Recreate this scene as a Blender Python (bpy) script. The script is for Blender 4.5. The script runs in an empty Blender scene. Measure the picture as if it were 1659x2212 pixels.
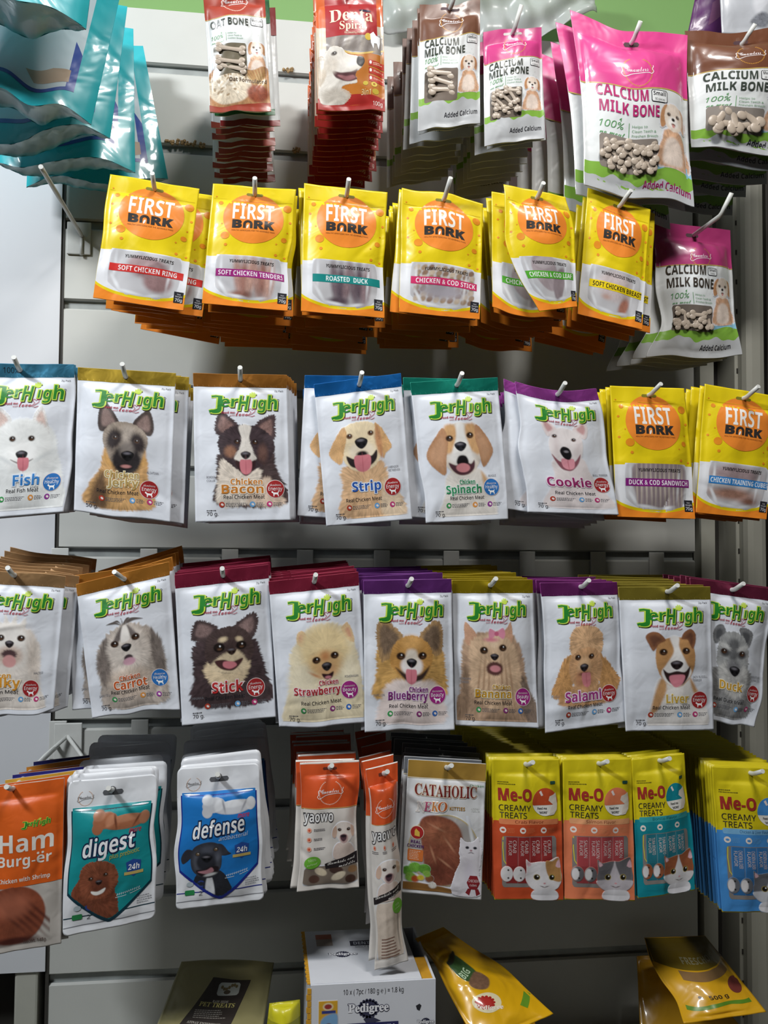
import bpy, bmesh, math, random
import numpy as np
from mathutils import Vector, Matrix

# ---------------------------------------------------------------- camera, world, lights, exposure
SC = bpy.context.scene
COL = SC.collection
IW, IH, FPX = 1659.0, 2212.0, 2016.0
YAW, PITCH, ROLL = 0.1302, 0.0431, 0.00705
CAM = Vector((0.0, -1.5, 1.35))
_cy, _sy, _cp, _sp = math.cos(YAW), math.sin(YAW), math.cos(PITCH), math.sin(PITCH)
FW = Vector((_sy * _cp, _cy * _cp, _sp))
_r0 = Vector((_cy, -_sy, 0.0))
_u0 = _r0.cross(FW)
RI = _r0 * math.cos(ROLL) + _u0 * math.sin(ROLL)
UP = _u0 * math.cos(ROLL) - _r0 * math.sin(ROLL)
cd = bpy.data.cameras.new('camera')
cd.sensor_fit = 'HORIZONTAL'
cd.sensor_width = 36.0
cd.lens = 36.0 * FPX / IW
cd.clip_start = 0.02
cam = bpy.data.objects.new('camera', cd)
cam.matrix_world = Matrix(((RI.x, UP.x, -FW.x, CAM.x), (RI.y, UP.y, -FW.y, CAM.y), (RI.z, UP.z, -FW.z, CAM.z), (0, 0, 0, 1)))
COL.objects.link(cam)
SC.camera = cam
SC.view_settings.view_transform = 'Standard'
SC.view_settings.look = 'None'
SC.view_settings.gamma = 1.0
SC.view_settings.exposure = -0.1
SC.view_settings.use_curve_mapping = False
SC.cycles.use_denoising = True
SC.cycles.max_bounces = 6
SC.cycles.diffuse_bounces = 2
SC.cycles.glossy_bounces = 3

wd = bpy.data.worlds.new('shop_ambient')
SC.world = wd
wd.use_nodes = True
wd.node_tree.nodes['Background'].inputs[0].default_value = (1.0, 0.95, 0.90, 1)
wd.node_tree.nodes['Background'].inputs[1].default_value = 0.022


def area(name, loc, target, sx, sy, power, col):
    l = bpy.data.lights.new(name, 'AREA')
    l.shape = 'RECTANGLE'
    l.size, l.size_y, l.energy, l.color = sx, sy, power, col
    o = bpy.data.objects.new(name, l)
    o.location = loc
    o.rotation_euler = (Vector(target) - Vector(loc)).to_track_quat('-Z', 'Y').to_euler()
    COL.objects.link(o)
    return o


area('ceiling_tube_light', (-1.25, -1.35, 2.6), (-0.1, -0.1, 1.6), 0.5, 0.16, 36, (0.93, 0.97, 1.0))
area('ceiling_tube_light', (0.42, -1.2, 2.8), (0.3, -0.1, 1.3), 0.45, 0.14, 18, (1.0, 0.97, 0.93))


def P(px, py, Y):
    d = FW + RI * ((px - IW / 2) / FPX) - UP * ((py - IH / 2) / FPX)
    return CAM + d * ((Y - CAM.y) / d.y)


def PZ(py, Y, px=600):
    return P(px, py, Y).z


# ---------------------------------------------------------------- colours, materials
def hx(h):
    v = [int(h[i:i + 2], 16) / 255 for i in (0, 2, 4)]
    return tuple(((c + 0.055) / 1.055) ** 2.4 if c > 0.04045 else c / 12.92 for c in v)


def new_mat(name):
    m = bpy.data.materials.new(name)
    m.use_nodes = True
    nt = m.node_tree
    return m, nt, nt.nodes, nt.links, nt.nodes['Principled BSDF']


def attr_mat(name, rough, metal=0.0, coat=0.0, bump=0.12, scale=55.0, spec=0.5):
    """printed film: colour from the print, fine crinkles from noise"""
    m, nt, N, L, b = new_mat(name)
    a = N.new('ShaderNodeAttribute')
    a.attribute_name = 'Col'
    L.new(a.outputs['Color'], b.inputs['Base Color'])
    b.inputs['Metallic'].default_value = metal
    b.inputs['Coat Weight'].default_value = coat
    b.inputs['Coat Roughness'].default_value = 0.07
    b.inputs['Specular IOR Level'].default_value = spec
    tc = N.new('ShaderNodeTexCoord')
    n = N.new('ShaderNodeTexNoise')
    n.inputs['Scale'].default_value = scale
    n.inputs['Detail'].default_value = 2.0
    n.inputs['Distortion'].default_value = 0.8
    L.new(tc.outputs['Object'], n.inputs['Vector'])
    bp = N.new('ShaderNodeBump')
    bp.inputs['Strength'].default_value = bump
    bp.inputs['Distance'].default_value = 0.01
    L.new(n.outputs['Fac'], bp.inputs['Height'])
    L.new(bp.outputs['Normal'], b.inputs['Normal'])
    L.new(bp.outputs['Normal'], b.inputs['Coat Normal'])
    mr = N.new('ShaderNodeMapRange')
    mr.inputs['To Min'].default_value = rough * 0.8
    mr.inputs['To Max'].default_value = rough * 1.2
    L.new(n.outputs['Fac'], mr.inputs['Value'])
    L.new(mr.outputs['Result'], b.inputs['Roughness'])
    return m


M_SATIN = attr_mat('satin_film', 0.42, bump=0.10, scale=38)
M_GLOSS = attr_mat('glossy_film', 0.34, coat=0.12, bump=0.12, scale=30, spec=0.4)
M_SHINY = attr_mat('crinkled_clear_film', 0.3, coat=0.55, bump=0.30, scale=19)
M_FOIL = attr_mat('coloured_foil', 0.34, metal=0.75, bump=0.10, scale=45)
M_PAPER = attr_mat('printed_card', 0.6, bump=0.03, scale=90)
M_DRY = attr_mat('dry_treat', 0.75, bump=0.35, scale=160)


def plain(name, col, rough=0.5, metal=0.0, noise=0.0, scale=20.0, bump=0.0, alpha=1.0):
    m, nt, N, L, b = new_mat(name)
    b.inputs['Roughness'].default_value = rough
    b.inputs['Metallic'].default_value = metal
    b.inputs['Base Color'].default_value = (*col, 1)
    b.inputs['Alpha'].default_value = alpha
    tc = N.new('ShaderNodeTexCoord')
    n = N.new('ShaderNodeTexNoise')
    n.inputs['Scale'].default_value = scale
    n.inputs['Detail'].default_value = 6.0
    L.new(tc.outputs['Object'], n.inputs['Vector'])
    r = N.new('ShaderNodeValToRGB')
    r.color_ramp.elements[0].position = 0.3
    r.color_ramp.elements[1].position = 0.72
    r.color_ramp.elements[0].color = (*[c * (1 - noise) for c in col], 1)
    r.color_ramp.elements[1].color = (*col, 1)
    L.new(n.outputs['Fac'], r.inputs['Fac'])
    L.new(r.outputs['Color'], b.inputs['Base Color'])
    if bump:
        bp = N.new('ShaderNodeBump')
        bp.inputs['Strength'].default_value = bump
        bp.inputs['Distance'].default_value = 0.005
        L.new(n.outputs['Fac'], bp.inputs['Height'])
        L.new(bp.outputs['Normal'], b.inputs['Normal'])
    return m


M_WALL = plain('off_white_slat_board', hx('cbccc7'), 0.55, noise=0.10, scale=7, bump=0.03)
M_PANEL = plain('white_painted_panel', hx('d8dade'), 0.5, noise=0.04, scale=4)
M_GROOVE = plain('grey_slat_groove', hx('a4a9a7'), 0.5, noise=0.3, scale=30)
M_GREEN = plain('green_painted_wall', hx('76a05c'), 0.6, noise=0.08, scale=3)
M_STEEL = plain('white_coated_steel', hx('d6d7d3'), 0.4, noise=0.1, scale=60)
M_POST = plain('grey_beige_upright', hx('b9b9ae'), 0.45, noise=0.12, scale=12)
M_DARK = plain('dark_shadow_gap', hx('3a3732'), 0.7, noise=0.3, scale=10)
M_FLOOR = plain('grey_floor_tile', hx('4e4b48'), 0.6, noise=0.25, scale=5)
M_CHIP = plain('chipped_particle_board', hx('b8986a'), 0.9, noise=0.6, scale=400, bump=0.6)


# ---------------------------------------------------------------- object helpers
def tag(o, label=None, cat=None, group=None, kind=None):
    for k, v in (('label', label), ('category', cat), ('group', group), ('kind', kind)):
        if v:
            o[k] = v
    return o


def empty(name, loc, label, cat, group=None):
    o = bpy.data.objects.new(name, None)
    o.empty_display_size = 0.02
    o.location = loc
    COL.objects.link(o)
    return tag(o, label, cat, group)


def raw_mesh(name, V, loops, sizes, cols=None, mats=(), mi=None, smooth=True):
    me = bpy.data.meshes.new(name)
    V = np.asarray(V, dtype=np.float32)
    loops = np.asarray(loops, dtype=np.int32)
    sizes = np.asarray(sizes, dtype=np.int32)
    me.vertices.add(len(V))
    me.vertices.foreach_set('co', V.ravel())
    me.loops.add(len(loops))
    me.loops.foreach_set('vertex_index', loops)
    me.polygons.add(len(sizes))
    me.polygons.foreach_set('loop_start', np.concatenate(([0], np.cumsum(sizes)[:-1])).astype(np.int32))
    if smooth:
        me.polygons.foreach_set('use_smooth', np.ones(len(sizes), dtype=bool))
    for m in mats:
        me.materials.append(m)
    if mi is not None:
        me.polygons.foreach_set('material_index', np.asarray(mi, dtype=np.int32))
    me.update(calc_edges=True)
    me.validate()
    if cols is not None:
        a = me.color_attributes.new('Col', 'FLOAT_COLOR', 'POINT')
        c = np.ones((len(V), 4), dtype=np.float32)
        c[:, :3] = cols
        a.data.foreach_set('color', c.ravel())
    return me


def link(name, me, parent=None):
    o = bpy.data.objects.new(name, me)
    COL.objects.link(o)
    if parent is not None:
        o.parent = parent
    return o


def copy_tree(o, parent=None, keep=None):
    c = o.copy()
    COL.objects.link(c)
    if parent is not None:
        c.parent = parent
    for ch in list(o.children):
        if keep is None or ch.name.split('.')[0] in keep:
            copy_tree(ch, c, None)
    return c


class MB:
    """collects boxes, prisms and tubes into one mesh object"""

    def __init__(s):
        s.bm = bmesh.new()

    def box(s, x0, x1, y0, y1, z0, z1, mi=0, rot=None):
        vs = [s.bm.verts.new((x, y, z)) for x in (x0, x1) for y in (y0, y1) for z in (z0, z1)]
        for q in ((0, 1, 3, 2), (4, 6, 7, 5), (0, 4, 5, 1), (2, 3, 7, 6), (0, 2, 6, 4), (1, 5, 7, 3)):
            f = s.bm.faces.new([vs[i] for i in q])
            f.material_index = mi
        return vs

    def tube(s, pts, r, n=10, mi=0):
        pts = [Vector(p) for p in pts]
        rings = []
        ref = Vector((1, 0, 0))
        for i, p in enumerate(pts):
            a = pts[max(i - 1, 0)]
            b = pts[min(i + 1, len(pts) - 1)]
            d = (b - a).normalized()
            rf = ref if abs(d.dot(ref)) < 0.9 else Vector((0, 0, 1))
            e1 = d.cross(rf).normalized()
            e2 = d.cross(e1)
            rings.append([s.bm.verts.new(p + (e1 * math.cos(t) + e2 * math.sin(t)) * r) for t in [2 * math.pi * k / n for k in range(n)]])
        for A, B in zip(rings, rings[1:]):
            for k in range(n):
                f = s.bm.faces.new((A[k], A[(k + 1) % n], B[(k + 1) % n], B[k]))
                f.smooth = True
                f.material_index = mi
        for R in (rings[0], rings[-1]):
            f = s.bm.faces.new(R)
            f.material_index = mi

    def build(s, name, mats, parent=None, off=None, bevel=0.0):
        if bevel:
            bmesh.ops.bevel(s.bm, geom=list(s.bm.edges), offset=bevel, segments=2, affect='EDGES', profile=0.5)
        bmesh.ops.recalc_face_normals(s.bm, faces=list(s.bm.faces))
        if off is not None:
            bmesh.ops.translate(s.bm, verts=list(s.bm.verts), vec=-Vector(off))
        me = bpy.data.meshes.new(name)
        s.bm.to_mesh(me)
        s.bm.free()
        for m in (mats if isinstance(mats, (list, tuple)) else [mats]):
            me.materials.append(m)
        return link(name, me, parent)


# ---------------------------------------------------------------- the setting
XL, XR = -0.312, 0.728
ZTOP = 1.35 + 0.869
GZ = [1.35 + z for z in (0.774, 0.644, 0.514, 0.386, 0.2545, 0.126, -0.003, -0.134, -0.268, -0.397, -0.525, -0.652, -0.78)]
ZBOT = 0.58
prof = [(0.03, ZTOP), (0.0, ZTOP)]
for g in GZ:
    prof += [(0.0, g + 0.0085), (0.004, g + 0.006), (0.009, g + 0.006), (0.009, g - 0.007), (0.004, g - 0.007), (0.0, g - 0.010)]
prof += [(0.0, ZBOT - 0.025), (0.03, ZBOT)]
bm = bmesh.new()
A = [bm.verts.new((XL, y, z)) for y, z in prof]
B = [bm.verts.new((XR, y, z)) for y, z in prof]
for i in range(len(prof)):
    j = (i + 1) % len(prof)
    f = bm.faces.new((A[i], A[j], B[j], B[i]))
    k = (i - 1) % 6 if 1 < i < len(prof) - 2 else 9
    f.material_index = 1 if prof[i][0] > 0.003 and prof[j][0] > 0.003 and 1 < i < len(prof) - 3 else 0
bm.faces.new(A)
bm.faces.new(B)
bmesh.ops.recalc_face_normals(bm, faces=list(bm.faces))
me = bpy.data.meshes.new('wall_back')
bm.to_mesh(me)
bm.free()
me.materials.append(M_WALL)
me.materials.append(M_GROOVE)
tag(link('wall_back', me), 'white slatted display wall with grey horizontal grooves', 'wall', kind='structure')

m = MB()
m.box(-1.6, XL - 0.005, -0.004, 0.03, 0.712, 2.9)
tag(m.build('wall_left', M_PANEL), 'smooth white panel left of the slatted wall', 'wall', kind='structure')
m = MB()
m.box(XL - 0.005, XL, -0.001, 0.03, ZBOT, ZTOP)
tag(m.build('trim_1', M_DARK), 'thin dark joint between smooth panel and slatted wall', 'trim', kind='structure')
m = MB()
m.box(-1.6, 2.6, 0.045, 0.07, 1.9, 2.9)
tag(m.build('wall_upper', M_GREEN), 'green painted wall above the slatted boards', 'wall', kind='structure')
m = MB()
m.box(-1.6, 2.6, 0.07, 0.1, 0.0, 1.9)
tag(m.build('wall_rear', M_DARK), 'dark backing behind the display', 'wall', kind='structure')
m = MB()
m.box(-3.4, 2.6, -3.4, 0.07, -0.03, 0.0)
tag(m.build('floor', M_FLOOR), 'grey shop floor', 'floor', kind='structure')
m = MB()
m.box(-3.4, 2.6, -3.4, 0.07, 2.9, 2.93)
tag(m.build('ceiling', M_PANEL), 'white shop ceiling', 'ceiling', kind='structure')
# base shelf of the display that carries the box and the loose bags
m = MB()
m.box(-0.36, 1.0, -0.36, 0.0, ZBOT - 0.025, ZBOT)
m.box(-0.36, 1.0, -0.365, -0.34, 0.0, ZBOT - 0.025)
SHELF = ZBOT
tag(m.build('base_shelf', M_POST), 'grey base shelf at the foot of the display wall', 'shelf')


def pillar(px0, px1, Y0, Y1, z0, z1, mat, n, label, bev=0.004, ymid=900):
    x0, x1 = P(px0, ymid, Y0).x, P(px1, ymid, Y0).x
    mm = MB()
    mm.box(x0, x1, Y0, Y1, z0, z1)
    return tag(mm.build('trim_%d' % n, mat, bevel=bev), label, 'trim', kind='structure')


pillar(1513, 1543, 0.0, 0.03, 0.0, 2.25, M_POST, 2, 'narrow grey strip right of the slatted wall', 0.001)
pillar(1543, 1590, 0.03, 0.06, 0.0, 2.25, M_DARK, 3, 'dark gap between slatted wall and the upright', 0.001)
# slotted upright
xa, xb = P(1588, 900, -0.03).x, P(1611, 900, -0.03).x
mm = MB()
mm.box(xa, xb, -0.03, 0.06, 0.0, 2.3)
up_ = tag(mm.build('trim_4', M_POST, bevel=0.002), 'slotted grey metal upright at the right end', 'trim', kind='structure')
mm = MB()
for k in range(34):
    z = 0.5 + k * 0.0505
    mm.box(xa + 0.006, xb - 0.003, -0.0312, -0.029, z, z + 0.006)
    mm.box(xa + 0.003, xa + 0.007, -0.0312, -0.029, z - 0.006, z + 0.002)
mm.build('slot', M_DARK, up_)
pillar(1611, 1658, -0.055, 0.06, 0.0, 2.3, M_POST, 5, 'pale rounded post beside the slotted upright', 0.012)
pillar(1659, 1760, 0.0, 0.06, 0.0, 2.3, M_DARK, 6, 'dark recess at the far right', 0.001)
# lower left: post under the smooth panel
pillar(30, 82, 0.0, 0.05, 0.0, 0.712, M_POST, 7, 'grey post below the smooth white panel', 0.004, 2150)

# crumbs of chipped board on the groove edges
rng = random.Random(3)
for px, py, w in ((372, 312, 26), (408, 314, 30), (622, 157, 20), (436, 320, 10), (640, 330, 14)):
    c = P(px, py, 0.0)
    bmx = bmesh.new()
    for k in range(26):
        r = rng.uniform(0.0010, 0.0030)
        mt = Matrix.Translation((c.x + rng.uniform(-1, 1) * w * 0.0004, c.y - 0.0005 - rng.random() * 0.002, c.z + rng.random() * 0.007)) @ Matrix.Diagonal((r, r * 0.8, r * rng.uniform(0.6, 1.4), 1))
        bmesh.ops.create_icosphere(bmx, subdivisions=1, radius=1.0, matrix=mt)
    me = bpy.data.meshes.new('trim_chip')
    bmx.to_mesh(me)
    bmx.free()
    me.materials.append(M_CHIP)
    tag(link('trim_chip', me), 'crumbled brown chip on a groove edge of the slatted wall', 'wall damage', 'chips on the groove edges', 'structure')


# ---------------------------------------------------------------- flat artwork: text, discs, bands
_tc = {}


def fnt(s, f):
    o = ''
    for ch in s:
        k = ord(ch)
        if f == 'serif' and 'A' <= ch <= 'Z':
            ch = chr(0x1D400 + k - 65)
        elif f == 'serif' and 'a' <= ch <= 'z':
            ch = chr(0x1D41A + k - 97)
        elif f == 'script' and 'A' <= ch <= 'Z':
            ch = chr(0x1D4D0 + k - 65)
        elif f == 'script' and 'a' <= ch <= 'z':
            ch = chr(0x1D4EA + k - 97)
        elif f in ('sans', 'sansb') and 'A' <= ch <= 'Z':
            ch = chr((0x1D5A0 if f == 'sans' else 0x1D5D4) + k - 65)
        elif f in ('sans', 'sansb') and 'a' <= ch <= 'z':
            ch = chr((0x1D5BA if f == 'sans' else 0x1D5EE) + k - 97)
        elif f in ('sans', 'sansb') and '0' <= ch <= '9':
            ch = chr((0x1D7E2 if f == 'sans' else 0x1D7EC) + k - 48)
        o += ch
    return o


def _raw_text(s, bold, shear, res):
    k = (s, bold, shear, res)
    if k not in _tc:
        cu = bpy.data.curves.new('t', 'FONT')
        cu.body, cu.offset, cu.shear, cu.resolution_u, cu.fill_mode = s, bold, shear, res, 'FRONT'
        o = bpy.data.objects.new('t', cu)
        me = bpy.data.meshes.new_from_object(o)
        V = np.zeros(len(me.vertices) * 3)
        me.vertices.foreach_get('co', V)
        V = V.reshape(-1, 3)[:, :2]
        L = np.zeros(len(me.loops), dtype=np.int32)
        me.loops.foreach_get('vertex_index', L)
        S = np.zeros(len(me.polygons), dtype=np.int32)
        me.polygons.foreach_get('loop_total', S)
        bpy.data.objects.remove(o)
        bpy.data.curves.remove(cu)
        bpy.data.meshes.remove(me)
        _tc[k] = (V, L, S)
    return _tc[k]


def _adv(ch):
    return _raw_text(ch + '|', 0.0, 0.0, 1)[0][:, 0].max() - _raw_text('|', 0.0, 0.0, 1)[0][:, 0].max()


def text_mesh(s, bold, shear, res):
    """letters set one by one, so that fattened outlines never cancel each other"""
    k = ('set', s, bold, shear, res)
    if k not in _tc:
        if any(0x0E00 <= ord(c) < 0x0E80 for c in s):
            _tc[k] = _raw_text(s, 0.0, shear, res)
        else:
            x, n, Vs, Ls, Ss = 0.0, 0, [], [], []
            for ch in s:
                if ch != ' ':
                    V, L, S = _raw_text(ch, bold, shear, res)
                    if len(V):
                        Vs.append(V + (x, 0)); Ls.append(L + n); Ss.append(S)
                        n += len(V)
                x += _adv(ch)
            _tc[k] = (np.concatenate(Vs), np.concatenate(Ls), np.concatenate(Ss)) if Vs else (np.zeros((0, 2)), [], [])
    return _tc[k]


def cut(V, L, S, step=2.8):
    """slice large flat faces along a grid so that they can follow a curved pouch"""
    b = bmesh.new()
    vs = [b.verts.new((x, y, 0)) for x, y in V]
    i = 0
    for n in S:
        try:
            b.faces.new([vs[k] for k in L[i:i + n]])
        except ValueError:
            pass
        i += n
    lo, hi = V.min(0), V.max(0)
    for ax in (0, 1):
        n = int((hi[ax] - lo[ax]) / step)
        for k in range(1, n + 1):
            c = lo[ax] + (hi[ax] - lo[ax]) * k / (n + 1)
            bmesh.ops.bisect_plane(b, geom=list(b.verts) + list(b.edges) + list(b.faces), plane_co=(c, 0, 0) if ax == 0 else (0, c, 0), plane_no=(1, 0, 0) if ax == 0 else (0, 1, 0), dist=1e-5)
    b.verts.index_update()
    V2 = np.array([v.co[:2] for v in b.verts])
    L2, S2 = [], []
    for f in b.faces:
        L2 += [v.index for v in f.verts]
        S2.append(len(f.verts))
    b.free()
    return V2, L2, S2


class Art:
    """flat print in pouch units: x 0..100 across, y down from the top edge"""

    def __init__(s):
        s.items = []

    def add(s, V, L, S, col, layer):
        V = np.asarray(V, float)
        c = np.asarray(col, float)
        if c.ndim == 1:
            c = np.tile(c, (len(V), 1))
        s.items.append((V, np.asarray(L), np.asarray(S), c, layer))
        return s

    def t(s, txt, x0, x1, y, cap, col, layer=2, bold=0.0, sh=0.0, rot=0.0, font=None, res=2, grow=0.0, dx=0, dy=0, fit=None):
        """text stretched to fit x0..x1 with the baseline at y and capitals cap high"""
        if font is None:
            font = 'sansb' if bold >= 0.018 else 'sans'
            bold = bold - 0.03 if bold > 0.045 else 0.0
        txt = fnt(txt, font)
        Vb = text_mesh(txt, 0.0, sh, res)[0]
        V, L, S = text_mesh(txt, bold + grow, sh, res)
        if not len(V):
            return s
        a, b = Vb[:, 0].min(), Vb[:, 0].max()
        k = cap / 0.729
        X = (V[:, 0] - a) / max(b - a, 1e-6) * (x1 - x0)
        Yv = -V[:, 1] * k
        c, sn = math.cos(rot), math.sin(rot)
        V2 = np.stack([x0 + X * c - Yv * sn + dx, y + X * sn + Yv * c + dy], 1)
        if cap > 4.4:
            V2, L, S = cut(V2, L, S)
        return s.add(V2, L, S, col, layer)

    def to(s, txt, x0, x1, y, cap, col, ocol, layer=2, bold=0.02, out=0.05, **k):
        """outlined text"""
        s.t(txt, x0, x1, y, cap, ocol, layer, bold=bold, grow=out, **k)
        return s.t(txt, x0, x1, y, cap, col, layer + 1, bold=bold, **k)

    def e(s, cx, cy, rx, ry, col, layer=1, rot=0.0, n=None, a0=0.0, a1=None, r0=0.0):
        n = n or max(10, min(56, int(6 + 4 * max(rx, ry))))
        full = a1 is None
        a1 = 2 * math.pi if full else a1
        nr = max(1, min(14, int(max(rx, ry) * (1 - r0) / 3)))
        th = np.linspace(a0, a1, n, endpoint=not full)
        c, sn = math.cos(rot), math.sin(rot)
        V = []
        for q in np.linspace(max(r0, 0.02), 1, nr + 1):
            x, y = rx * q * np.cos(th), ry * q * np.sin(th)
            V.append(np.stack([cx + x * c - y * sn, cy + x * sn + y * c], 1))
        V = np.concatenate(V)
        L = []
        m = n if full else n - 1
        for r in range(nr):
            for k in range(m):
                L += [r * n + k, (r + 1) * n + k, (r + 1) * n + (k + 1) % n, r * n + (k + 1) % n]
        S = [4] * (len(L) // 4)
        if r0 == 0 and full:
            L += list(range(n))
            S.append(n)
        return s.add(V, L, S, col, layer)

    def band(s, x0, x1, f0, f1, col, layer=1, step=2.5, edge=None):
        """area between the curves y=f0(x) and y=f1(x)"""
        g0 = f0 if callable(f0) else (lambda x: np.full_like(x, f0))
        g1 = f1 if callable(f1) else (lambda x: np.full_like(x, f1))
        nx = max(1, int(math.ceil((x1 - x0) / step)))
        x = np.linspace(x0, x1, nx + 1)
        y0, y1 = np.asarray(g0(x), float), np.asarray(g1(x), float)
        ny = max(1, int(math.ceil(np.max(y1 - y0) / step)))
        q = np.linspace(0, 1, ny + 1)[:, None]
        Y = y0[None] * (1 - q) + y1[None] * q
        X = np.tile(x[None], (ny + 1, 1))
        i = (np.arange(ny)[:, None] * (nx + 1) + np.arange(nx)[None]).ravel()
        L = np.stack([i, i + nx + 1, i + nx + 2, i + 1], 1).ravel()
        return s.add(np.stack([X.ravel(), Y.ravel()], 1), L, [4] * len(i), col, layer)

    def rr(s, x0, y0, x1, y1, col, layer=1, rad=2.0):
        """rounded rectangle"""
        def k(x):
            d = np.maximum(np.maximum(x0 + rad - x, x - (x1 - rad)), 0)
            return rad - np.sqrt(np.maximum(rad * rad - d * d, 0))
        return s.band(x0, x1, lambda x: y0 + k(x), lambda x: y1 - k(x), col, layer, step=min(2.5, max(rad / 2, 0.6)))

    def poly(s, pts, col, layer=1):
        """one filled outline, any shape"""
        b = bmesh.new()
        vs = [b.verts.new((x, -y, 0)) for x, y in pts]
        f = b.faces.new(vs)
        bmesh.ops.triangulate(b, faces=[f])
        b.verts.index_update()
        V = [(v.co.x, -v.co.y) for v in b.verts]
        L, S = [], []
        for f in b.faces:
            q = [v.index for v in f.verts]
            if f.normal.z < 0:
                q.reverse()
            L += q
            S.append(len(q))
        b.free()
        V = np.array(V)
        if (V.max(0) - V.min(0)).max() > 5:
            V, L, S = cut(V, L, S)
        return s.add(V, L, S, col, layer)

    def line(s, pts, w, col, layer=2):
        """stroke along a polyline"""
        p = np.asarray(pts, float)
        d = np.gradient(p, axis=0)
        d /= np.maximum(np.linalg.norm(d, axis=1, keepdims=True), 1e-9)
        nrm = np.stack([-d[:, 1], d[:, 0]], 1) * w / 2
        n = len(p)
        V = np.concatenate([p - nrm, p + nrm])
        i = np.arange(n - 1)
        L = np.stack([i, i + n, i + n + 1, i + 1], 1).ravel()
        return s.add(V, L, [4] * (n - 1), col, layer)

    def shift(s, dx, dy, k=1.0, rot=0.0):
        o = Art()
        c, sn = math.cos(rot) * k, math.sin(rot) * k
        for V, L, S, cc, l in s.items:
            o.items.append((np.stack([dx + V[:, 0] * c - V[:, 1] * sn, dy + V[:, 0] * sn + V[:, 1] * c], 1), L, S, cc, l))
        return o

    def ext(s, o, dl=0):
        s.items += [(V, L, S, c, l + dl) for V, L, S, c, l in o.items]
        return s


# ---------------------------------------------------------------- soft printed pictures
def vn(x, y, seed=0):
    xi, yi = np.floor(x).astype(np.int64), np.floor(y).astype(np.int64)
    fx, fy = x - xi, y - yi
    fx, fy = fx * fx * (3 - 2 * fx), fy * fy * (3 - 2 * fy)

    def h(a, b):
        v = (a * 374761393 + b * 668265263 + seed * 974711) & 0x7fffffff
        v = ((v ^ (v >> 13)) * 1274126177) & 0x7fffffff
        return ((v ^ (v >> 16)) & 0xffff) / 65535.0
    return (h(xi, yi) * (1 - fx) + h(xi + 1, yi) * fx) * (1 - fy) + (h(xi, yi + 1) * (1 - fx) + h(xi + 1, yi + 1) * fx) * fy


def smooth_closed(pts, n=6):
    p = np.asarray(pts, float)
    o = []
    for i in range(len(p)):
        a, b, c, d = p[i - 1], p[i], p[(i + 1) % len(p)], p[(i + 2) % len(p)]
        for t in np.linspace(0, 1, n, endpoint=False):
            o.append(0.5 * (2 * b + (c - a) * t + (2 * a - 5 * b + 4 * c - d) * t * t + (3 * b - a - 3 * c + d) * t ** 3))
    return np.array(o)


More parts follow.
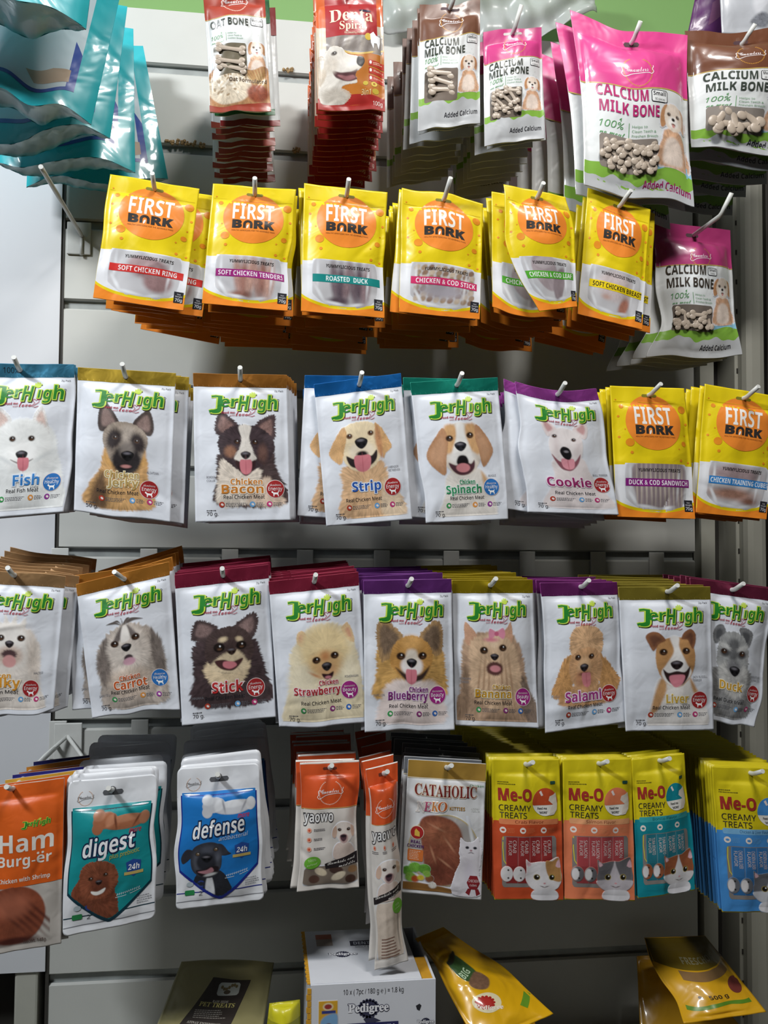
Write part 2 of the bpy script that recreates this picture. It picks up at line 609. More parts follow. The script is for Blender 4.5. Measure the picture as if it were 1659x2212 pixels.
class Pic:
    def __init__(s, x0, y0, x1, y1, step=0.62, bg='dfe3eb', alpha=0.0):
        nx, ny = int((x1 - x0) / step) + 1, int((y1 - y0) / step) + 1
        s.X, s.Y = np.meshgrid(np.linspace(x0, x1, nx), np.linspace(y0, y1, ny))
        s.c = np.tile(np.array(hx(bg)), (ny, nx, 1))
        s.a = np.full((ny, nx), float(alpha))
        s.k = 0

    def put(s, sd, col, soft, fur, st, cx, cy):
        s.k += 1
        dx, dy = s.X - cx, s.Y - cy
        if fur or st:
            th, r = np.arctan2(dy, dx), np.hypot(dx, dy)
            wob = vn(dx * 0.12, dy * 0.12, s.k + 50) * 1.2
            n1 = 0.7 * vn(th * 14 + wob, r * 0.09, s.k) + 0.8 * vn(th * 34 + wob, r * 0.14, s.k + 9) - 0.75
            sd = sd + fur * 1.15 * n1
        a = np.clip(0.5 - sd / (2 * soft), 0, 1)
        a = a * a * (3 - 2 * a)
        c = np.array(hx(col))[None, None]
        if st:
            n2 = 0.8 * (vn(th * 26 + wob, r * 0.16, s.k + 17) - 0.5) + 0.5 * (vn(th * 50 + wob, r * 0.25, s.k + 27) - 0.5) + 0.7 * (vn(s.X * 0.35, s.Y * 0.25, s.k) - 0.5)
            c = np.clip(c * (1 + st * 1.5 * n2)[..., None], 0, 1)
        s.c = s.c * (1 - a[..., None]) + c * a[..., None]
        s.a = np.maximum(s.a, a)
        return s

    def e(s, cx, cy, rx, ry, col, rot=0.0, soft=0.7, fur=0.0, st=0.0):
        c, sn = math.cos(rot), math.sin(rot)
        x, y = (s.X - cx) * c + (s.Y - cy) * sn, -(s.X - cx) * sn + (s.Y - cy) * c
        q = np.sqrt((x / rx) ** 2 + (y / ry) ** 2)
        return s.put((q - 1) * min(rx, ry), col, soft, fur, st, cx, cy)

    def g(s, pts, col, soft=0.7, fur=0.0, st=0.0, n=5, c=None, sharp=False):
        p = np.asarray(pts, float) if sharp else smooth_closed(pts, n)
        q = np.roll(p, -1, axis=0)
        X, Y = s.X.ravel(), s.Y.ravel()
        d = np.full(X.shape, 1e9)
        ins = np.zeros(X.shape, bool)
        for (ax, ay), (bx, by) in zip(p, q):
            ex, ey = bx - ax, by - ay
            t = np.clip(((X - ax) * ex + (Y - ay) * ey) / max(ex * ex + ey * ey, 1e-9), 0, 1)
            d = np.minimum(d, (X - ax - t * ex) ** 2 + (Y - ay - t * ey) ** 2)
            cr = (ay > Y) != (by > Y)
            ins ^= cr & (X < ex * (Y - ay) / (ey if abs(ey) > 1e-9 else 1e-9) + ax)
        d = np.sqrt(d) * np.where(ins, -1, 1)
        c = c or tuple(p.mean(0))
        return s.put(d.reshape(s.X.shape), col, soft, fur, st, *c)

    def eye(s, x, y, r=2.4, col='241509', rim='3a2418'):
        s.e(x, y, r * 1.35, r * 1.1, rim, soft=0.9)
        r *= 0.9
        s.e(x, y, r, r * 0.92, col, soft=0.7)
        s.e(x + r * 0.1, y + r * 0.45, r * 0.5, r * 0.25, '6b4a34', soft=0.9)
        s.e(x + r * 0.25, y - r * 0.35, r * 0.22, r * 0.22, 'eef0f4', soft=0.5)

    def nose(s, x, y, rx, ry, col='1c1a1d'):
        s.g([(x - rx, y - ry * 0.5), (x, y - ry), (x + rx, y - ry * 0.5), (x + rx * 0.75, y + ry * 0.45), (x, y + ry), (x - rx * 0.75, y + ry * 0.45)], col, soft=0.6)
        s.e(x - rx * 0.1, y - ry * 0.5, rx * 0.5, ry * 0.22, '77747c', soft=1.0)
        s.e(x - rx * 0.42, y + ry * 0.2, rx * 0.2, ry * 0.2, '000000', soft=0.5)
        s.e(x + rx * 0.42, y + ry * 0.2, rx * 0.2, ry * 0.2, '000000', soft=0.5)

    def tongue(s, x, y, rx, ry, col='d9828c'):
        s.g([(x - rx, y - ry), (x, y - ry * 1.1), (x + rx, y - ry), (x + rx * 0.9, y + ry * 0.5), (x, y + ry), (x - rx * 0.9, y + ry * 0.5)], col, soft=0.6)
        s.e(x, y, 0.35, ry * 0.75, 'b95f6c', soft=0.7)

    def art(s, layer=1):
        ny, nx = s.a.shape
        keep = s.a > 0.03
        f = keep[:-1, :-1] | keep[1:, :-1] | keep[:-1, 1:] | keep[1:, 1:]
        i = np.nonzero(f.ravel())[0]
        i = (i // (nx - 1)) * nx + i % (nx - 1)
        Q = np.stack([i, i + nx, i + nx + 1, i + 1], 1)
        u, inv = np.unique(Q, return_inverse=True)
        A_ = Art()
        al = np.clip(s.a.ravel()[u], 0, 1)
        return A_.add(np.stack([s.X.ravel()[u], s.Y.ravel()[u]], 1), inv.ravel(), [4] * len(i), s.c.reshape(-1, 3)[u], layer - (layer + 2.0) * (1 - al) ** 2)


import copy
# ---------------------------------------------------------------- pouches
def interp(ctrl, t):
    """smooth curve through equally spaced control values"""
    if ctrl is None:
        return np.zeros_like(t)
    c = np.asarray(ctrl, float)
    n = len(c) - 1
    x = np.clip(t, 0, 1) * n
    i = np.minimum(np.floor(x).astype(int), n - 1)
    f = x - i
    g = lambda k: c[np.clip(k, 0, n)]
    a, b, d, e = g(i - 1), g(i), g(i + 1), g(i + 2)
    return 0.5 * (2 * b + (d - a) * f + (2 * a - 5 * b + 4 * d - e) * f * f + (3 * b - a - 3 * d + e) * f ** 3)


class Pouch:
    """a filled film pouch hanging in the plane y=Y; quad = TL, TR, BL, BR seen points"""

    def __init__(s, quad, Y, H, puff=0.012, top=16, margin=4, creases=7, seed=0, el=None, er=None, et=None, eb=None, dep=None, wav=0.0006, hole=(50, 8), thick=0.0016, low=0.55):
        s.c = [np.array(P(px, py, Y + (dep[i] if dep else 0))) for i, (px, py) in enumerate(quad)]
        s.H, s.puff, s.top, s.m, s.low = H, puff, top, margin, low
        s.el, s.er, s.et, s.eb = el, er, et, eb
        s.w = np.linalg.norm(s.c[1] - s.c[0])
        s.h = np.linalg.norm(s.c[2] - s.c[0])
        s.thick = thick
        r = np.random.RandomState(seed)
        s.cr = []
        for k in range(creases):
            x, y, a, l = r.uniform(8, 92), r.uniform(top, H - 8), r.uniform(0, math.pi), r.uniform(8, 26)
            if r.rand() < 0.5:
                y = r.choice([H - 12, top + 6])
                a = math.pi / 2 + r.uniform(-0.5, 0.5)
            s.cr.append((x, y, math.cos(a), math.sin(a), l, r.uniform(3.2, 6), r.uniform(-1, 1) * 0.0012))
        s.ph = r.uniform(0, 6.28, 6)
        s.wav = wav
        s.hole = hole
        s.root = np.zeros(3)
        s.root = s(np.array([[hole[0], hole[1]]]), 0)[0]

    def depth(s, x, y):
        u, v = x / 100, y / s.H
        a = np.clip((x - s.m) / (100 - 2 * s.m), 0, 1)
        b = np.clip((y - s.top) / (s.H - s.m * 1.6 - s.top), 0, 1)
        k = np.sin(math.pi * a) ** 0.7 * np.sin(math.pi * b ** s.low) ** 0.75
        d = s.puff * np.maximum(k, 0)
        p = s.ph
        d = d + s.wav * (np.sin(9 * u + 5 * v + p[0]) + np.sin(-7 * u + 13 * v + p[1]) + 0.6 * np.sin(21 * u + 4 * v + p[2]) + 0.5 * np.sin(5 * u + 27 * v + p[3]))
        for cx, cy, ca, sa, l, w, amp in s.cr:
            dx, dy = x - cx, y - cy
            t = dx * ca + dy * sa
            q = -dx * sa + dy * ca
            d = d + amp * np.exp(-(q / w) ** 2 - (t / l) ** 2)
        return d

    def __call__(s, V, off=0.0, back=False):
        x, y = V[:, 0], V[:, 1]
        u, v = (x / 100)[:, None], (y / s.H)[:, None]
        p = (s.c[0] * (1 - u) + s.c[1] * u) * (1 - v) + (s.c[2] * (1 - u) + s.c[3] * u) * v
        k = s.w / 100
        ex = (s.c[1] - s.c[0]) / 100
        ey = (s.c[2] - s.c[0]) / s.H
        U, Vv = u[:, 0], v[:, 0]
        hx_ = (1 - U) * interp(s.el, Vv) + U * interp(s.er, Vv)
        vy = (1 - Vv) * interp(s.et, U) + Vv * interp(s.eb, U)
        p = p + hx_[:, None] * ex + vy[:, None] * ey
        d = s.depth(x, y)
        p[:, 1] -= (-s.thick * np.ones_like(d) * 1.0 if back else d) + off
        return p - s.root

    def body(s, step=2.0, front=None, round_=0.0):
        """front film, back film and the welded edge between them"""
        nx, ny = int(100 / step), int(s.H / step)
        X, Y = np.meshgrid(np.linspace(0, 100, nx + 1), np.linspace(0, s.H, ny + 1))
        if round_:
            for sy in (0, 1):
                for sx in (0, 1):
                    gx = X if sx == 0 else 100 - X
                    gy = Y if sy == 0 else s.H - Y
                    m_ = (gx < round_) & (gy < round_)
                    ax, ay = round_ - gx, round_ - gy
                    mx = np.maximum(np.maximum(ax, ay), 1e-6)
                    rr_ = mx / np.maximum(np.hypot(ax, ay), 1e-6)
                    nxg, nyg = round_ - ax * rr_, round_ - ay * rr_
                    X = np.where(m_, nxg if sx == 0 else 100 - nxg, X)
                    Y = np.where(m_, nyg if sy == 0 else s.H - nyg, Y)
        F = np.stack([X.ravel(), Y.ravel()], 1)
        i = (np.arange(ny)[:, None] * (nx + 1) + np.arange(nx)[None]).ravel()
        Lf = np.stack([i, i + nx + 1, i + nx + 2, i + 1], 1)
        n = len(F)
        Lb = Lf[:, ::-1] + n
        rim = list(range(nx)) + [nx + k * (nx + 1) for k in range(ny)] + [ny * (nx + 1) + nx - k for k in range(nx)] + [(ny - k) * (nx + 1) for k in range(ny)]
        R = np.array([[rim[k], rim[(k + 1) % len(rim)], rim[(k + 1) % len(rim)] + n, rim[k] + n] for k in range(len(rim))])
        V = np.concatenate([s(F), s(F, back=True)])
        L = np.concatenate([Lf.ravel(), Lb.ravel(), R.ravel()])
        return V, L, [4] * (len(L) // 4)

    def gridy(s, step, round_=0.0):
        nx, ny = int(100 / step), int(s.H / step)
        y = np.repeat(np.linspace(0, s.H, ny + 1), nx + 1)
        return np.concatenate([y, y])

    def mesh(s, name, art=None, base=None, mats=(), step=2.0, round_=0.0, matart=0, zones=()):
        """one mesh: body in colour base (if given) plus printed shapes"""
        Vs, Ls, Ss, Cs, Ms = [], [], [], [], []
        n = 0
        if base is not None:
            V, L, S = s.body(step, round_=round_)
            Vs.append(V); Ls.append(L); Ss += S; bc = np.tile(np.array(base), (len(V), 1))
            if zones:
                yy = s.gridy(step, round_)
                for y0, y1, zc_ in zones:
                    bc[(yy >= y0) & (yy <= y1)] = zc_
            Cs.append(bc); Ms += [0] * len(S)
            n = len(V)
        for V, L, S, c, l in (art.items if art else ()):
            Vs.append(s(V, 0.0002 + 0.0001 * l)); Ls.append(np.asarray(L) + n); Ss += list(S); Cs.append(c); Ms += [matart] * len(S)
            n += len(V)
        return raw_mesh(name, np.concatenate(Vs), np.concatenate(Ls), Ss, np.concatenate(Cs), mats, Ms)

    def part(s, name, art, mat, parent, label=None):
        o = link(name, s.mesh(name, art, None, (mat,)), parent)
        if label:
            o['label'] = label
        return o


def hook(pouch, label, ext=0.0, tip=0.033, ang=0.36, lean=0.0, plate=True):
    """wire hook: back plate in the slat groove, rod, upturned tip"""
    x, y, z = pouch.root[0], pouch.root[1], pouch.root[2]
    r = 0.0031
    z += r * 0.3
    o = empty('display_hook', (x, 0.0, z), label, 'display hook', 'wire hooks on the slatted wall')
    yb = y - pouch.depth(np.array([pouch.hole[0]]), np.array([pouch.hole[1]]))[0] - 0.002 - ext
    m_ = MB()
    pts = [(0, -0.003, 0), (0, yb, 0)]
    for k in range(1, 5):
        a = ang * k / 4
        pts.append((lean * 0.002 * k, pts[-1][1] - 0.0035 * math.cos(a), pts[-1][2] + 0.0035 * math.sin(a)))
    px_, py_, pz_ = pts[-1]
    pts.append((px_ + lean * (tip - 0.014), py_ - (tip - 0.014) * math.cos(ang), pz_ + (tip - 0.014) * math.sin(ang)))
    m_.tube(pts, r, 12)
    m_.build('rod', M_STEEL, o)
    if plate:
        g = min(GZ, key=lambda q: abs(q - (z + 0.03)))
        m_ = MB()
        m_.box(-0.013, 0.013, -0.0045, -0.0008, min(-0.02, 0.0), max(g - z + 0.006, 0.02))
        m_.build('back_plate', M_STEEL, o, bevel=0.001)
    return o


def stack(p, build, n, label, group, gap=0.010, dy=0.012, jit=(0.003, 0.002, 0.03), drift=(0.0, 0.0), seed=0, tilt=0.0, variants=None, name='treat_pouch', cat='treat pouch', puff=0.0045):
    """more pouches behind pouch p on the same hook, each an object of its own"""
    r = random.Random(seed)
    q = copy.copy(p)
    q.puff, q.thick, q.wav, q.cr = puff, 0.001, 0.0004, []
    q.root = np.zeros(3)
    q.root = q(np.array([[q.hole[0], q.hole[1]]]), 0)[0]
    srcs = []
    for k in range(n):
        b = (variants or [build])[k % len(variants or [build])]
        if k < len(variants or [build]):
            o = empty(name, (0, 0, 0), label, cat, group)
            b(q, o, True)
            srcs.append(o)
        else:
            o = copy_tree(srcs[k % len(srcs)])
        o.location = (p.root[0] + r.uniform(-1, 1) * jit[0] + drift[0] * (k + 1), p.root[1] + gap + dy * k, p.root[2] + r.uniform(-1, 1) * jit[1] + drift[1] * (k + 1))
        o.rotation_euler = (0, r.uniform(-1, 1) * jit[2] + tilt, 0)


def twin(o, label, dx, dy, dz, tilt):
    """the next pouch on the hook, swung aside so that its print shows"""
    c = copy_tree(o)
    c.location = (o.location.x + dx, o.location.y + dy, o.location.z + dz)
    c.rotation_euler = (0, tilt, 0)
    c['label'] = label


def hang(p, build, label, group=None, name='treat_pouch', cat='treat pouch'):
    o = empty(name, tuple(p.root), label, cat, group)
    build(p, o, False)
    return o


# ---------------------------------------------------------------- printed dog portraits (pouch units)
def ears_pair(p, L_, R_, col, inn, fur=1.2, st=0.3, k=0.6):
    for q in (L_, R_):
        p.g(q, col, fur=fur, st=st)
        c = np.mean(q, axis=0)
        p.g([(c[0] + (x - c[0]) * k, c[1] + (y - c[1]) * k) for x, y in q], inn, soft=1.8, st=st)


def dog_samoyed(p):
    W, G = 'e9ebea', 'd5d8d8'
    p.g([(8, 158), (10, 120), (16, 92), (20, 70), (50, 58), (80, 70), (86, 95), (92, 125), (96, 158)], W, fur=2.0, st=0.06, soft=2)
    ears_pair(p, [(19, 74), (21, 48), (27, 47), (38, 62)], [(60, 62), (66, 46), (72, 52), (77, 76)], 'e2e0de', 'd2b9b0', fur=1)
    p.g([(20, 84), (26, 66), (49, 60), (72, 66), (79, 84), (70, 104), (49, 116), (28, 104)], 'f0f1ef', soft=3, fur=2, st=0.06)
    p.e(49, 94, 14, 12, 'f7f7f5', soft=4)
    for x, y, a in ((30, 100, 0.5), (70, 98, -0.5), (22, 118, 1.2), (78, 118, -1.2)):
        p.e(x, y, 9, 2, G, rot=a, soft=2.5, fur=1)
    p.eye(39, 79, 2.6)
    p.eye(59, 79, 2.6)
    p.g([(37, 100), (48, 104), (60, 100), (56, 103), (49, 106), (41, 103)], '6a5a58', soft=0.9)
    p.nose(48.5, 96, 6, 5)
    p.tongue(50, 106, 5.6, 6.5)


def dog_alsatian(p):
    T, D = 'c99d6d', '3a3130'
    p.g([(12, 148), (14, 128), (26, 108), (32, 92), (70, 92), (76, 116), (80, 148)], 'd2a56f', fur=1.6, st=0.3, soft=1.5)
    p.g([(16, 148), (20, 126), (30, 112), (34, 148)], '6b523c', fur=1.5, st=0.3, soft=4)
    ears_pair(p, [(25, 68), (23, 52), (27, 37), (33, 39), (45, 58), (40, 66)], [(58, 60), (66, 48), (75, 43), (80, 60), (77, 70), (68, 68)], '4d423f', '8d7771', fur=0.5, k=0.62)
    p.g([(28, 72), (36, 60), (48, 57), (62, 60), (74, 72), (72, 88), (64, 104), (52, 108), (40, 103), (31, 88)], 'a39588', fur=0.9, st=0.25)
    p.g([(31, 86), (36, 98), (44, 106), (34, 104), (29, 94)], 'd9a868', soft=2, st=0.2)
    p.g([(72, 86), (67, 100), (60, 107), (72, 102)], 'd9a868', soft=2, st=0.2)
    p.e(53, 72, 7, 11, 'b7aba0', soft=4, st=0.2)
    for x, y in ((40, 76), (64, 79)):
        p.e(x, y, 7.5, 11, '352d2e', rot=0.3 if x < 50 else -0.3, soft=3, fur=1, st=0.3)
    p.e(53, 98, 15, 16, '2c2728', soft=3, fur=1, st=0.3)
    p.e(53, 86, 7, 8, '8c837d', soft=4)
    p.eye(41, 74, 2.2, '1a1210', '574a45')
    p.eye(63, 77, 2.2, '1a1210', '574a45')
    p.nose(54, 93, 6.5, 5.5, '151415')
    p.e(52, 105, 8, 3.4, '191415', soft=1)
    p.e(52.5, 104, 5, 1.8, 'b77f7c', soft=0.8)


def dog_collie(p):
    D, W = '43363a', 'e6dfd6'
    p.g([(24, 140), (23, 112), (26, 86), (50, 70), (80, 82), (88, 106), (96, 140)], '4b3c3c', fur=3.2, st=0.45, soft=1.5)
    p.g([(24, 140), (25, 108), (30, 92), (52, 96), (70, 104), (62, 126), (54, 140)], 'e3d7c9', fur=3, st=0.3, soft=2)
    p.g([(56, 140), (62, 122), (78, 112), (94, 140)], 'd9c2ae', fur=2.5, st=0.3, soft=3)
    ears_pair(p, [(22, 62), (24, 48), (29, 41), (38, 47), (47, 58), (32, 70)], [(63, 58), (74, 48), (85, 44), (86, 58), (84, 72), (72, 70)], '4a3a3c', '8a6c66', fur=2.2, st=0.45)
    p.g([(25, 80), (28, 66), (42, 57), (66, 57), (82, 68), (84, 84), (72, 98), (54, 106), (36, 96)], D, fur=1.8, st=0.4)
    p.e(38, 84, 6, 6, '9a6f58', soft=3, fur=1, st=0.3)
    p.e(72, 86, 5, 9, '6e5149', soft=3, fur=1, st=0.3)
    p.g([(47, 57), (60, 57), (58, 70), (62, 84), (65, 92), (54, 98), (42, 92), (47, 82), (50, 70)], W, soft=1.0, fur=1.2, st=0.12)
    p.eye(45, 73.5, 2.5, '2c1a10', '2a1d1c')
    p.eye(64, 74, 2.5, '2c1a10', '2a1d1c')
    p.g([(43, 93), (54, 97), (64, 93), (62, 103), (54, 110), (46, 103)], '3b2426', soft=1)
    p.nose(54, 88, 5.2, 4.3, '3a3334')
    p.tongue(54, 101, 6, 7.5)


def dog_golden(p):
    G, L_ = 'dcb384', 'efdcb8'
    p.g([(20, 150), (22, 120), (25, 95), (68, 92), (76, 112), (92, 150)], 'dfb78e', fur=2.6, st=0.3, soft=1.8)
    p.g([(66, 150), (70, 112), (84, 126), (94, 150)], 'ead2b4', fur=2, st=0.2, soft=3)
    p.g([(22, 62), (30, 52), (46, 48), (62, 51), (70, 62), (71, 80), (62, 96), (47, 102), (32, 97), (23, 82)], L_, fur=0.9, st=0.14)
    for q in ([(29, 52), (22, 58), (13, 72), (10, 80), (16, 89), (23, 92), (27, 78), (31, 62)], [(64, 51), (71, 56), (78, 68), (82, 78), (75, 84), (71, 90), (69, 76), (65, 64)]):
        p.g(q, 'd9ac78', fur=1.0, st=0.25)
    p.g([(66, 54), (70, 64), (71, 88), (66, 84), (63, 66)], 'c58f66', soft=2, fur=1, st=0.25)
    p.e(47, 80, 15, 10, 'f1e4cc', soft=3)
    p.eye(34, 63, 2.6, '3a2415', '6b4a33')
    p.eye(58.5, 61.5, 2.6, '3a2415', '6b4a33')
    p.g([(29, 84), (38, 88), (47, 82), (57, 86), (64, 80), (63, 90), (54, 97), (40, 98), (32, 94)], '2b2224', soft=0.9)
    p.g([(37, 82), (47, 76), (57, 81), (50, 86), (44, 86)], 'efe0c8', soft=1.5)
    p.nose(47, 71.5, 7.2, 6.2)
    p.e(47, 83.5, 6.5, 3.6, '1b1517', soft=1.4)
    p.tongue(47, 94, 9, 8.5, 'd6808a')


def dog_beagle(p):
    p.g([(20, 156), (24, 128), (32, 104), (66, 100), (78, 120), (84, 156)], 'e6e0d8', fur=1.2, st=0.1, soft=2)
    p.g([(70, 104), (78, 116), (80, 130), (72, 120)], 'd3ab80', soft=2.5)
    p.g([(26, 72), (30, 56), (48, 49), (66, 56), (74, 74), (70, 92), (58, 106), (40, 106), (28, 92)], 'ded3c6', fur=0.6, st=0.08)
    for q in ([(31, 53), (38, 50), (44, 54), (44, 70), (38, 82), (30, 82), (26, 68)], [(68, 53), (60, 50), (55, 54), (56, 70), (62, 82), (70, 84), (75, 70)]):
        p.g(q, 'd3a676', soft=2.4, fur=0.8, st=0.15)
    for q in ([(30, 54), (20, 64), (10, 80), (12, 92), (24, 105), (29, 104), (31, 88), (34, 70)], [(68, 52), (78, 62), (86, 77), (85, 86), (76, 98), (72, 97), (69, 80), (66, 66)]):
        p.g(q, 'b98a66', fur=0.5, st=0.15)
        p.g([(x * 0.7 + 0.3 * np.mean(q, 0)[0], y * 0.7 + 0.3 * np.mean(q, 0)[1]) for x, y in q], 'c79a78', soft=3, st=0.1)
    p.g([(45, 50), (53, 50), (54, 62), (60, 84), (49, 92), (38, 84), (44, 64)], 'f3f1ed', soft=2)
    p.eye(36, 66, 3.1)
    p.eye(60, 63.5, 3.1)
    p.e(49, 88, 15, 8, 'f1eeea', soft=3)
    p.g([(33, 93), (42, 96), (49, 88), (58, 95), (63, 91), (62, 100), (55, 106), (45, 107), (37, 102)], '54323a', soft=1)
    p.g([(42, 94), (45, 86), (53, 86), (56, 93), (50, 97)], '191417', soft=1.2)
    p.e(49, 99, 8, 5, 'd98e93', soft=0.8)
    p.nose(48, 75.5, 6.8, 5.4, '1f2029')


def dog_bullterrier(p):
    W = 'ebe3e2'
    p.g([(22, 150), (26, 128), (34, 110), (36, 92), (68, 88), (76, 108), (90, 132), (94, 150)], 'e4dad9', soft=1.6, st=0.05)
    ears_pair(p, [(30, 62), (22, 48), (22, 36), (30, 42), (40, 54)], [(58, 52), (66, 44), (73, 39), (77, 52), (72, 64)], 'e6d9d8', 'c99d9c', fur=0.2, k=0.55, st=0.1)
    p.g([(32, 64), (40, 51), (54, 51), (66, 58), (70, 72), (68, 88), (60, 100), (50, 104), (40, 98), (34, 82)], W, soft=1.0, st=0.04)
    p.e(40, 74, 3, 14, 'd8cccb', soft=4, rot=-0.1)
    p.e(64, 78, 3, 12, 'd8cccb', soft=4, rot=0.1)
    p.eye(37, 61, 2.1, '191214', '6d5b5b')
    p.eye(59, 64.5, 2.1, '191214', '6d5b5b')
    p.g([(35, 84), (42, 92), (50, 94), (60, 92), (67, 83), (64, 94), (56, 103), (49, 104), (42, 100)], '8d5560', soft=0.9)
    p.tongue(52, 96, 7, 6.5, 'e39aa6')
    p.g([(44, 80), (47, 74), (54, 76), (57, 84), (54, 90), (48, 88)], '1a1719', soft=0.8)
    p.e(51, 80, 2.5, 1.4, '8b868c', soft=0.8)


def dog_maltese(p):
    W = 'ece6df'
    p.g([(12, 158), (14, 118), (14, 86), (26, 62), (46, 55), (66, 62), (80, 86), (80, 120), (86, 158)], 'e6ddd4', fur=2.4, st=0.12, soft=2)
    p.g([(30, 60), (26, 48), (38, 56), (40, 46), (46, 56), (52, 46), (54, 58), (62, 50), (60, 62)], 'e9e3dc', soft=1.5, fur=1.2, st=0.1)
    p.e(46, 82, 24, 24, 'f2ede7', soft=5, fur=2, st=0.06)
    for x, a in ((20, 0.15), (73, -0.15)):
        p.e(x, 100, 6, 30, 'd6cabf', rot=a, soft=4, fur=2, st=0.2)
    p.eye(36, 72, 3.2)
    p.eye(58.5, 72, 3.2)
    p.e(46, 92, 15, 11, 'dcc6b8', soft=4, fur=1, st=0.1)
    p.e(46, 90, 8.5, 5, '5b4446', soft=1.4, fur=1)
    p.nose(46, 79, 4.8, 4.2, '322a2c')
    p.e(46, 98, 7.5, 7, 'e2a7a4', soft=1.2)


def dog_shihtzu(p):
    p.g([(20, 150), (14, 116), (13, 92), (24, 68), (48, 56), (74, 66), (87, 92), (88, 118), (84, 150)], 'b9ada3', fur=3, st=0.3, soft=1.8)
    for q in ([(16, 84), (26, 68), (30, 84), (26, 116), (18, 124), (12, 104)], [(74, 66), (86, 84), (88, 112), (80, 122), (74, 96)]):
        p.g(q, '766c66', soft=2.5, fur=2.5, st=0.4)
    for x0, x1 in ((46, 28), (46, 36), (46, 44), (46, 54), (46, 62), (46, 68)):
        p.g([(45, 58), ((x0 + x1) / 2, 50 + abs(x1 - 47) * 0.1), (x1, 49 + abs(x1 - 47) * 0.28), ((x0 + x1) / 2 + 1, 53 + abs(x1 - 47) * 0.1)], '5d5450', soft=0.8)
    p.g([(26, 84), (34, 66), (48, 58), (64, 66), (72, 84), (66, 110), (48, 122), (32, 110)], 'd9cec4', soft=4, fur=3, st=0.25)
    p.g([(34, 76), (38, 66), (45, 58), (44, 72)], '6e6562', soft=2, fur=1, st=0.3)
    p.g([(50, 58), (58, 66), (62, 74), (53, 72)], '6e6562', soft=2, fur=1, st=0.3)
    p.g([(45, 60), (50, 60), (52, 74), (42, 76)], 'eee8e2', soft=1.5)
    p.eye(35, 77, 3.4)
    p.eye(58.5, 73.5, 3.4)
    p.e(47, 90, 14, 9, 'e7ddd3', soft=4, fur=1.5, st=0.15)
    p.nose(47.5, 83, 5.6, 4.6)
    p.e(48.5, 95, 5, 4, '4a3c40', soft=1)
    p.e(49, 99, 7, 4.2, 'd3a4b4', soft=1)
    p.e(48, 124, 24, 18, 'd2c0b0', soft=6, fur=3, st=0.25)


def dog_chihuahua(p):
    D, C_ = '4b3c3a', 'ddc8a6'
    p.g([(16, 140), (15, 108), (16, 78), (40, 62), (70, 64), (86, 84), (92, 112), (96, 140)], '46383a', fur=3.4, st=0.4, soft=1.5)
    p.g([(26, 104), (34, 94), (60, 98), (74, 96), (72, 110), (58, 126), (38, 122)], C_, fur=3, st=0.25, soft=2)
    ears_pair(p, [(15, 70), (17, 56), (22, 50), (32, 52), (44, 60), (34, 72)], [(60, 60), (70, 52), (82, 47), (86, 58), (80, 72), (68, 70)], '4e4040', '87706d', fur=2.2, st=0.4)
    p.g([(28, 86), (32, 68), (46, 60), (64, 60), (76, 70), (80, 88), (70, 100), (52, 108), (36, 100)], D, fur=1.4, st=0.35)
    p.g([(40, 92), (50, 86), (62, 84), (70, 92), (72, 100), (60, 108), (44, 106), (32, 100)], 'd9c6a6', soft=2, fur=1.2, st=0.2)
    p.e(48, 72, 4.5, 2.6, C_, rot=-0.2, soft=1.6, fur=0.6)
    p.e(65, 73, 3.6, 2.6, C_, rot=0.3, soft=1.6, fur=0.6)
    p.eye(43.5, 80, 4.4, '241813', '16100f')
    p.eye(67, 79.5, 4.0, '241813', '16100f')
    p.g([(38, 94), (48, 93), (56, 96), (68, 93), (64, 100), (56, 105), (44, 102)], '4a2b2c', soft=0.9)
    p.g([(48, 95), (58, 96), (61, 100), (54, 103), (47, 100)], 'cf7d86', soft=0.8)
    p.nose(56.5, 85, 4.8, 3.8, '3c2c28')


def dog_pomeranian(p):
    p.g([(10, 156), (10, 130), (16, 108), (18, 80), (34, 56), (56, 49), (80, 56), (92, 80), (94, 112), (90, 156)], 'e6d9b9', fur=2.6, st=0.12, soft=2)
    for q in ([(26, 68), (27, 58), (33, 55), (37, 62), (32, 72)], [(76, 58), (83, 51), (88, 60), (90, 72), (83, 70)]):
        p.g(q, 'e0bf93', fur=1, st=0.15)
        p.g([(np.mean(q, 0)[0] + (x - np.mean(q, 0)[0]) * 0.5, np.mean(q, 0)[1] + (y - np.mean(q, 0)[1]) * 0.5) for x, y in q], 'd29c7e', soft=1.6)
    p.e(56, 76, 28, 24, 'ecd5a4', soft=6, fur=2.4, st=0.12)
    p.e(56, 92, 18, 14, 'e2b983', soft=6, fur=1.4, st=0.12)
    p.e(28, 112, 14, 20, 'efe4c8', soft=6, fur=2.5, st=0.1)
    p.e(84, 108, 10, 18, 'efe4c8', soft=6, fur=2.5, st=0.1)
    p.e(56, 84, 5, 5, 'c98d5c', soft=4)
    p.eye(46, 87, 3.4)
    p.eye(66.5, 84, 3.4)
    p.e(57, 99, 10, 7, 'd9ab7c', soft=3)
    p.nose(57, 95, 5.4, 4.8, '2e2828')
    p.g([(51, 102), (58, 103), (64, 101), (62, 107), (57, 109), (53, 107)], '33191d', soft=0.9)
    p.e(57.5, 106.5, 3.4, 1.6, 'c9808a', soft=0.8)
    p.e(44, 103, 6, 1.2, 'c98a5c', rot=0.5, soft=1.6)


